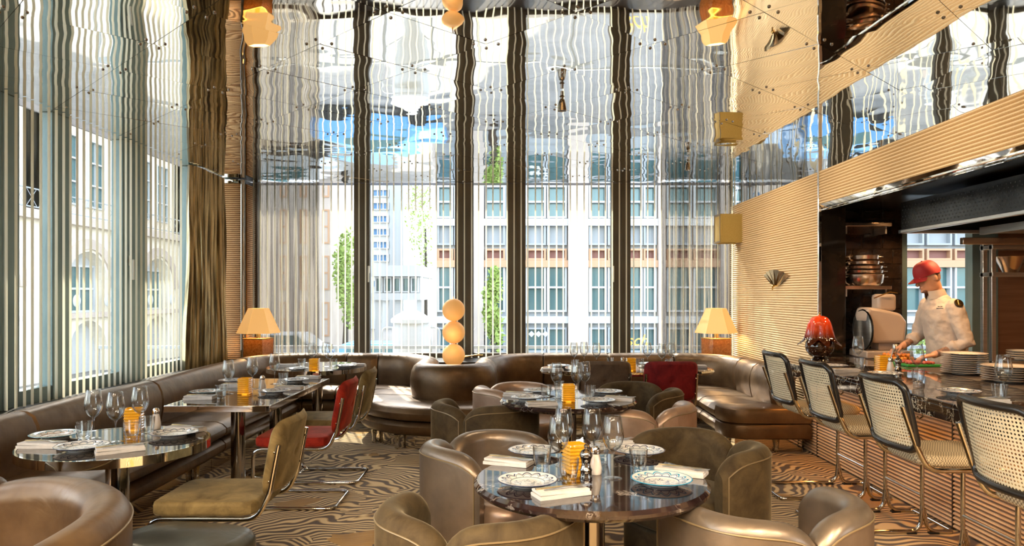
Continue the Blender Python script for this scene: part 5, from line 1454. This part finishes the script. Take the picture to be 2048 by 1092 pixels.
hair.add(vs, fs).xf(HM).build('hair', M['hair'] if 'hair' in M else mottled('short dark hair', (.10, .05, .03), (.22, .11, .07), 60, .8), ck)
bear = MB(); bear.ell((-.083, 0, .010), (.0275, .036, .018)); bear.xf(HM); bear.build('beard', mottled('short beard', (.10, .045, .03), (.20, .09, .055), 60, .8), ck)
tn = thing('tongs', 'steel tongs held by the cook', 'tongs', (3.33, 6.36, 1.01))
q = MB(); q.tube([(.05, 0, .03), (.0, -.03, -.02), (-.01, -.10, -.075)], .004, 6); q.tube([(.06, 0, .03), (.015, -.03, -.02), (.01, -.10, -.075)], .004, 6); q.build('arms', M['steel'], tn)

def textobj(name, body_, size, mat, loc, rot, parent=None, ext=.002, shear=0):
    cu = bpy.data.curves.new(name, 'FONT'); cu.body = body_; cu.size = size; cu.extrude = ext; cu.shear = shear
    o = bpy.data.objects.new(name, cu); C.objects.link(o); dg = bpy.context.evaluated_depsgraph_get(); me = bpy.data.meshes.new_from_object(o.evaluated_get(dg)); bpy.data.objects.remove(o)
    me.materials.clear(); me.materials.append(M[mat]); o = link(name, me, parent); o.location = loc; o.rotation_euler = rot; return o

# ------------------------------------------------------------------ outside
GZ = -1.5
st_ = MB().box(-70, 70, YB + .9, 140, GZ - .2, GZ); struct(st_.build('ground', M['asphalt'], smooth=False))
st_ = MB().box(-30, WL - .5, -25, YB + .9, GZ - .2, GZ); o = st_.build('pavement', M['asphalt'], smooth=False); struct(o)
def wbox(b, x0, x1, y0, y1, z0, z1, mat, frame=None, nx=1, nz=1, axis='y', fw=.08, name='window'):
    """a window with its pane set back in a frame, on a facade facing -y (axis y) or +x (axis x)"""
    f = MB()
    if axis == 'y':
        f.box(x0, x0 + fw, y0, y1, z0, z1); f.box(x1 - fw, x1, y0, y1, z0, z1); f.box(x0 + fw, x1 - fw, y0, y1, z0, z0 + fw); f.box(x0 + fw, x1 - fw, y0, y1, z1 - fw, z1)
        for i in range(1, nx): x = x0 + (x1 - x0) * i / nx; f.box(x - fw / 2, x + fw / 2, y0, y1, z0 + fw, z1 - fw)
        for i in range(1, nz): z = z0 + (z1 - z0) * i / nz; f.box(x0 + fw, x1 - fw, y0 + .01, y1, z - fw / 2, z + fw / 2)
        p = f.build(name, M[frame or 'white_render'], b, False); MB().box(x0 + fw, x1 - fw, y1 - .03, y1 - .01, z0 + fw, z1 - fw).build('pane', M[mat], p, False)
    else:
        f.box(x0, x1, y0, y0 + fw, z0, z1); f.box(x0, x1, y1 - fw, y1, z0, z1); f.box(x0, x1, y0 + fw, y1 - fw, z0, z0 + fw); f.box(x0, x1, y0 + fw, y1 - fw, z1 - fw, z1)
        for i in range(1, nx): y = y0 + (y1 - y0) * i / nx; f.box(x0, x1, y - fw / 2, y + fw / 2, z0 + fw, z1 - fw)
        for i in range(1, nz): z = z0 + (z1 - z0) * i / nz; f.box(x0, x1 - .01, y0 + fw, y1 - fw, z - fw / 2, z + fw / 2)
        p = f.build(name, M[frame or 'white_render'], b, False); MB().box(x0 + .01, x0 + .03, y0 + fw, y1 - fw, z0 + fw, z1 - fw).build('pane', M[mat], p, False)
    return p
# large facade ahead
FY = 27.0
fx = lambda px: (px - CX) * FY / F
fz = lambda py: EZ - (py - HY) * FY / F
of = thing('office_building', 'pale stone building with tall window bays straight ahead across the street', 'building', (0, 0, 0))
MB().box(fx(866), fx(2150), FY + .3, FY + 9, GZ, 13).build('wall', M['grey_panel'], of, False)
def pier(a, b_): MB().box(fx(a), fx(b_), FY - .15, FY + .35, GZ, 13).build('pier', M['stone_pale'], of, False)
bays = [(868, 908), (948, 965), (1010, 1052), (1136, 1178), (1238, 1262), (1330, 1352), (1430, 1462), (1560, 1590), (1700, 1730)]
for a, b_ in ((866, 872), (945, 968), (1136, 1176), (1316, 1330), (1440, 1475), (1600, 1640), (1750, 1798), (2085, 2150)): pier(a, b_)
levels = [(705, 655, 'out_glass', 'grey_panel'), (624, 525, 'out_glass', 'white_render'), (520, 497, 'dark_red', 'terracotta'), (490, 448, 'grey_panel', 'grey_panel'), (436, 370, 'out_glass', 'white_render'), (362, 300, 'out_glass', 'white_render'), (290, 230, 'out_glass', 'white_render')]
for a, b_ in ((874, 906), (908, 943), (970, 1010), (1052, 1092), (1094, 1134), (1178, 1214), (1216, 1250), (1252, 1286), (1288, 1314), (1334, 1384), (1388, 1438), (1480, 1535), (1540, 1596), (1645, 1695), (1700, 1748), (1800, 1850), (1856, 1906), (1912, 1960), (1966, 2020), (2030, 2080)):
    for z0, z1, m, fr in levels:
        wbox(of, fx(a), fx(b_), FY + .05, FY + .32, fz(z0), fz(z1), m, fr, 1, 2 if z0 - z1 > 60 else 1, fw=.07)
for py in (640, 445, 528): MB().box(fx(866), fx(2150), FY - .05, FY + .31, fz(py) - .12, fz(py) + .14).build('ledge', M['terracotta'] if py == 528 else M['white_render'], of, False)
q = MB()
for i, x in enumerate((1063, 1077, 1091, 975, 990, 1004)):
    cx_, cz_, r = fx(x), fz(668), .12; q.add([(cx_ - r, FY, cz_), (cx_, FY, cz_ - r), (cx_ + r, FY, cz_), (cx_, FY, cz_ + r)], [(0, 1, 2, 3)])
q.build('window_diamonds', M['white_render'], of, False)
# tower, low pavilion
tw = thing('tower_block', 'tall pale grey tower block with blue windows, left of centre', 'building'); TY = 62.0
tx = lambda px: (px - CX) * TY / F
tz = lambda py: EZ - (py - HY) * TY / F
MB().box(tx(640), tx(778), TY + .4, TY + 14, GZ, 24).build('wall', M['white_render'], tw, False); MB().box(tx(778), tx(806), TY + .2, TY + 16, GZ, 26).build('stair_slab', M['grey_panel'], tw, False)
for k in range(12):
    py = 378 + 26 * k - 26 * 3
    for a, b_ in ((645, 664), (668, 703), (743, 777)): wbox(tw, tx(a), tx(b_), TY + .1, TY + .42, tz(py + 15), tz(py), 'out_glass_blue', 'white_render', 3, 1, fw=.07)
lp = thing('pavilion', 'low white two storey pavilion in front of the tower block', 'building'); LY = 40.0
lx_ = lambda px: (px - CX) * LY / F
lz = lambda py: EZ - (py - HY) * LY / F
q = MB(); q.box(lx_(742), lx_(842), LY - .3, LY + 9, lz(553), lz(531)); q.box(lx_(742), lx_(842), LY - .3, LY + 9, lz(600), lz(586)); q.build('slab', M['white_render'], lp, False)
MB().box(lx_(746), lx_(838), LY + .5, LY + 8.5, lz(586), lz(553)).build('wall', M['grey_panel'], lp, False)
for k in range(5): wbox(lp, lx_(748 + 18 * k), lx_(764 + 18 * k), LY + .2, LY + .5, lz(585), lz(554), 'out_glass', 'white_render', 1, 1)
q = MB()
for x in (750, 790, 834): q.box(lx_(x), lx_(x) + .35, LY, LY + .35, GZ, lz(600))
q.build('column', M['white_render'], lp, False)
# old brick and stone church-like block at the far left
ob = thing('brick_building', 'narrow reddish building with tall arched windows, left of the tower', 'building'); BY = 36.0
MB().box((505 - CX) * BY / F, (664 - CX) * BY / F, BY, BY + 8, GZ, 14).build('wall', M['stone_pale'], ob, False)
for k in range(6):
    for a in (645, 600, 560): wbox(ob, (a - CX) * BY / F, (a + 14 - CX) * BY / F, BY - .05, BY + .05, -.6 + 2.3 * k, 1.1 + 2.3 * k, 'out_glass', 'terracotta', 1, 2)
# arched limestone block seen through the left wall windows (faces +x)
SX = -16.0
sy_ = lambda px: -SX * F / (CX - px)
ab = thing('limestone_building', 'cream limestone building with big arches beyond the left windows', 'building')
cen = [22.0 + 5.35 * (k - 2) for k in range(9)]
W2 = 5.35 / 2
def arch_panel(c_, zb, zs, hw, ztop):
    """wall bay between c_-W2 and c_+W2 with an arched opening"""
    pts = [(c_ - hw, zb)] + [(c_ - hw * math.cos(PI * i / 14), zs + hw * math.sin(PI * i / 14)) for i in range(15)] + [(c_ + hw, zb)]
    vs = []; fs = []
    for x in (SX, SX - .5):
        for y, z in pts: vs.append((x, y, z))
        for y, z in pts:
            vs.append((x, c_ - W2 if y < c_ else c_ + W2, z) if z <= zs + 1e-6 else (x, c_ + (y - c_) * W2 / hw, ztop))
    n = len(pts)
    for s in (0, 1):
        o_ = s * 2 * n
        for i in range(n - 1): fs.append((o_ + i, o_ + i + 1, o_ + n + i + 1, o_ + n + i))
    for i in range(n - 1): fs.append((i, i + 1, 2 * n + i + 1, 2 * n + i))
    m = MB().add(vs, fs)
    # fill spandrel corners
    for x in (SX,):
        for sg in (-1, 1): m.add([(x, c_ + sg * W2, zs), (x, c_ + sg * W2, ztop), (x, c_ + sg * hw * math.cos(PI / 14) * W2 / hw, ztop)], [(0, 1, 2)])
    return m
for c_ in cen:
    arch_panel(c_, .75, 1.75, 1.35, 4.0).build('arch_bay', M['stone'], ab, False)
    arch_panel(c_, GZ, -.75, 1.25, .75).build('arch_bay', M['stone'], ab, False)
    ring = MB(); pr = [(c_ - 1.45 * math.cos(PI * i / 14), 1.75 + 1.45 * math.sin(PI * i / 14)) for i in range(15)]
    vs = []; fs = []
    for y, z in pr:
        d = Vector((y - c_, z - 1.75)).normalized(); vs += [(SX + .08, y, z), (SX + .08, y + d.x * .38, z + d.y * .38), (SX - .02, y + d.x * .38, z + d.y * .38), (SX - .02, y, z)]
    for i in range(14):
        for j in range(4): k = (j + 1) % 4; fs.append((4 * i + j, 4 * i + k, 4 * i + 4 + k, 4 * i + 4 + j))
    ring.add(vs, fs).build('arch_ring', M['stone_pale'], ab, False)
    wbox(ab, SX - .48, SX - .35, c_ - 1.0, c_ + 1.0, .8, 2.6, 'out_glass', 'white_render', 2, 2, 'x')
    MB().box(SX - .7, SX - .5, c_ - W2, c_ + W2, GZ, 4.0).build('back_wall', M['white_render'], ab, False)
    MB().box(SX - .45, SX + .25, c_ - 1.45, c_ + 1.45, .62, .80).build('balcony', M['stone_pale'], ab, False)
    MB().box(SX - .45, SX - .3, c_ - W2, c_ + W2, 4.4, 13).build('upper_wall', M['stone'], ab, False)
    q = MB()
    for s_ in (-1, 1): q.box(SX - .31, SX, c_ + s_ * W2 - (.0 if s_ > 0 else -.0) - .45, c_ + s_ * W2 + .45, 4.4, 13)
    q.build('pilaster', M['stone'], ab, False)
    for z in (4.8, 8.2):
        for s_ in (-1, 1): wbox(ab, SX - .32, SX - .18, c_ + s_ * .85 - .55, c_ + s_ * .85 + .55, z, z + 2.6, 'out_glass', 'white_render', 2, 3, 'x', .06)
    q = MB(); 
    for zz in (4.35, 4.95): q.box(SX + .20, SX + .24, c_ - W2, c_ + W2, zz, zz + .04)
    for i in range(9):
        y = c_ - W2 + i * W2 / 4.5; q.add([(SX + .22, y, 4.37), (SX + .22, y + .03, 4.37), (SX + .22, y + .55, 4.97), (SX + .22, y + .52, 4.97)], [(0, 1, 2, 3)]); q.add([(SX + .22, y + .55, 4.37), (SX + .22, y + .58, 4.37), (SX + .22, y + .03, 4.97), (SX + .22, y, 4.97)], [(0, 1, 2, 3)])
    q.build('railing', M['grey_panel'], ab, False)
    MB().box(SX - .5, SX + .3, c_ - W2, c_ + W2, 4.0, 4.3).build('cornice', M['stone_pale'], ab, False)
for c_, k in ((cen[3], -1), (cen[3], 1), (cen[4], -1), (cen[4], 1)):
    MB().ell((SX + .15, c_ + k * 1.0, 1.25), (.05, .24, .24)).build('lantern', M['white_render'], ab)

# greenery
def leaves(mb, c_, r, n, s):
    for _ in range(n):
        d = Vector((random.gauss(0, 1), random.gauss(0, 1), random.gauss(0, 1))).normalized(); q = random.uniform(.55, 1.05)
        p = Vector(c_) + Vector((d.x * r[0] * q, d.y * r[1] * q, d.z * r[2] * q)); a = Vector((random.gauss(0, 1), random.gauss(0, 1), random.gauss(0, 1))).normalized(); b_ = a.orthogonal().normalized()
        z = s * random.uniform(.6, 1.3); mb.add([p - a * z, p - b_ * z * .5, p + a * z, p + b_ * z * .5], [(0, 1, 2, 3)])
def tree(label, x, y, h, r, mat='leaf', n=1000, s=.13):
    t = thing('tree', label, 'tree', (x, y, GZ)); MB().tube([(0, 0, 0), (.05, 0, h * .3), (0, .05, h * .65)], [.16, .12, .07], 8).build('trunk', M['dark_brown'], t)
    m = MB()
    for k in range(6):
        a = k * 1.1; leaves(m, (r * .45 * math.cos(a), r * .45 * math.sin(a), h * (.45 + .09 * k)), (r * .75, r * .75, h * .22), n // 6, s)
    stuff(m.build('crown', M[mat], t, False))
tree('leafy green tree seen beside the pavilion', -6.4, 53, 12.0, 1.3)
tree('leafy green tree low in front of the tower block', -8.0, 34.5, 5.6, .5)
hd_ = thing('hedge', 'low clipped hedge outside the kitchen window', 'hedge', (13.3, 22, GZ)); MB().box(-2.4, 2.4, -.3, .3, 0, 1.2).build('planter_wall', M['grey_panel'], hd_, False); m = MB()
for k in range(16): leaves(m, (-2.2 + .3 * k, 0, 1.5), (.3, .3, .35), 110, .08)
stuff(m.build('foliage', M['leaf'], hd_, False))
tree('small green tree before the pale stone building', -.72, 25.6, 3.6, .30)
bs = thing('flower_planter', 'long planter of yellow green shrubs outside the left windows', 'planter', (WL - 1.5, 5.5, GZ))
MB().box(-.3, .3, -3.5, 4.6, 0, 1.45).build('trough', M['stone_dark'], bs, False); m = MB()
for k in range(28): leaves(m, (0, -3.3 + .28 * k, 1.62), (.32, .25, .24), 90, .045)
stuff(m.build('foliage', M['leaf_yellow'], bs, False))
# terrace: sculptural urn, cars
ur = thing('stone_urn', 'large pale urn with two long handles on the terrace outside', 'urn', ((822 - CX) * 13 / F, 13.0, GZ)); 
MB().lathe([(.25, 0), (.25, .1), (.10, .2), (.09, .9), (.16, 1.2), (.30, 1.5), (.36, 1.9), (.37, 2.35), (.33, 2.42), (.40, 2.44), (.40, 2.5), (.28, 2.58), (.1, 2.66), (.0001, 2.68)], 28).build('body', M['white_render'], ur).scale = (.9, .9, 1.02)
q = MB()
for s_ in (-1, 1): q.tube(fillet([(s_ * .30, 0, 2.4), (s_ * .52, 0, 2.4), (s_ * .50, 0, 1.7), (s_ * .2, 0, 1.35)], .15), .015, 8)
q.build('handle', M['white_render'], ur)
def car(x, y, mat, label, rz=0):
    c_ = thing('car', label, 'car', (x, y, GZ), rz)
    b = MB(); b.add([(px_, yy, pz) for yy in (-.85, .85) for px_, pz in ((-2.1, .3), (2.1, .3), (2.15, .75), (1.3, .9), (.7, 1.4), (-1.0, 1.42), (-1.9, .95), (-2.15, .8))],
            [tuple(range(8)), tuple(reversed(range(8, 16)))] + [(i, (i + 1) % 8, 8 + (i + 1) % 8, 8 + i) for i in range(8)]); b.build('body', M[mat], c_, bevel=.06)
    for px_ in (-1.3, 1.35):
        for yy in (-.82, .82): w_ = MB(); w_.lathe([(.2, -.1), (.31, -.1), (.31, .1), (.2, .1)], 18); w_.xf(Matrix.Translation((px_, yy, .31)) @ Matrix.Rotation(PI / 2, 4, 'X')); w_.build('wheel', M['rubber'], c_)
    for yy in (-.862, .862):
        q = MB(); q.add([(-.95, yy, .95), (1.05, yy, .95), (.62, yy, 1.33), (-.9, yy, 1.34)], [(0, 1, 2, 3)]); q.build('side_window', M['out_glass'], c_, False)
car(-9.3, 30, 'white_render', 'pale parked car far away in the street at the left'); car(-4.4, 24, 'out_glass_blue', 'blue parked car across the street')
# terrace rail outside and gilt lettering on the glass by the right curtain
tr = thing('terrace_rail', 'low grey rail outside the far windows', 'rail', (0, 12.2, GZ))
q = MB()
for i in range(18): q.box(-7 + i * .8, -6.96 + i * .8, -.02, .02, 0, 2.1)
q.build('baluster', M['grey_panel'], tr, False)
MB().box(-7, 7, -.03, .03, 2.08, 2.13).build('hand_rail', M['grey_panel'], tr, False)
ls = textobj('gilt_lettering', 'isch', .22, 'gold_letters', (PX(1246), YB + .045, .80), (PI / 2, 0, 0), None, .001, .35)
tag(ls, 'gold handwritten letters on the window pane left of the right curtain', 'sign')
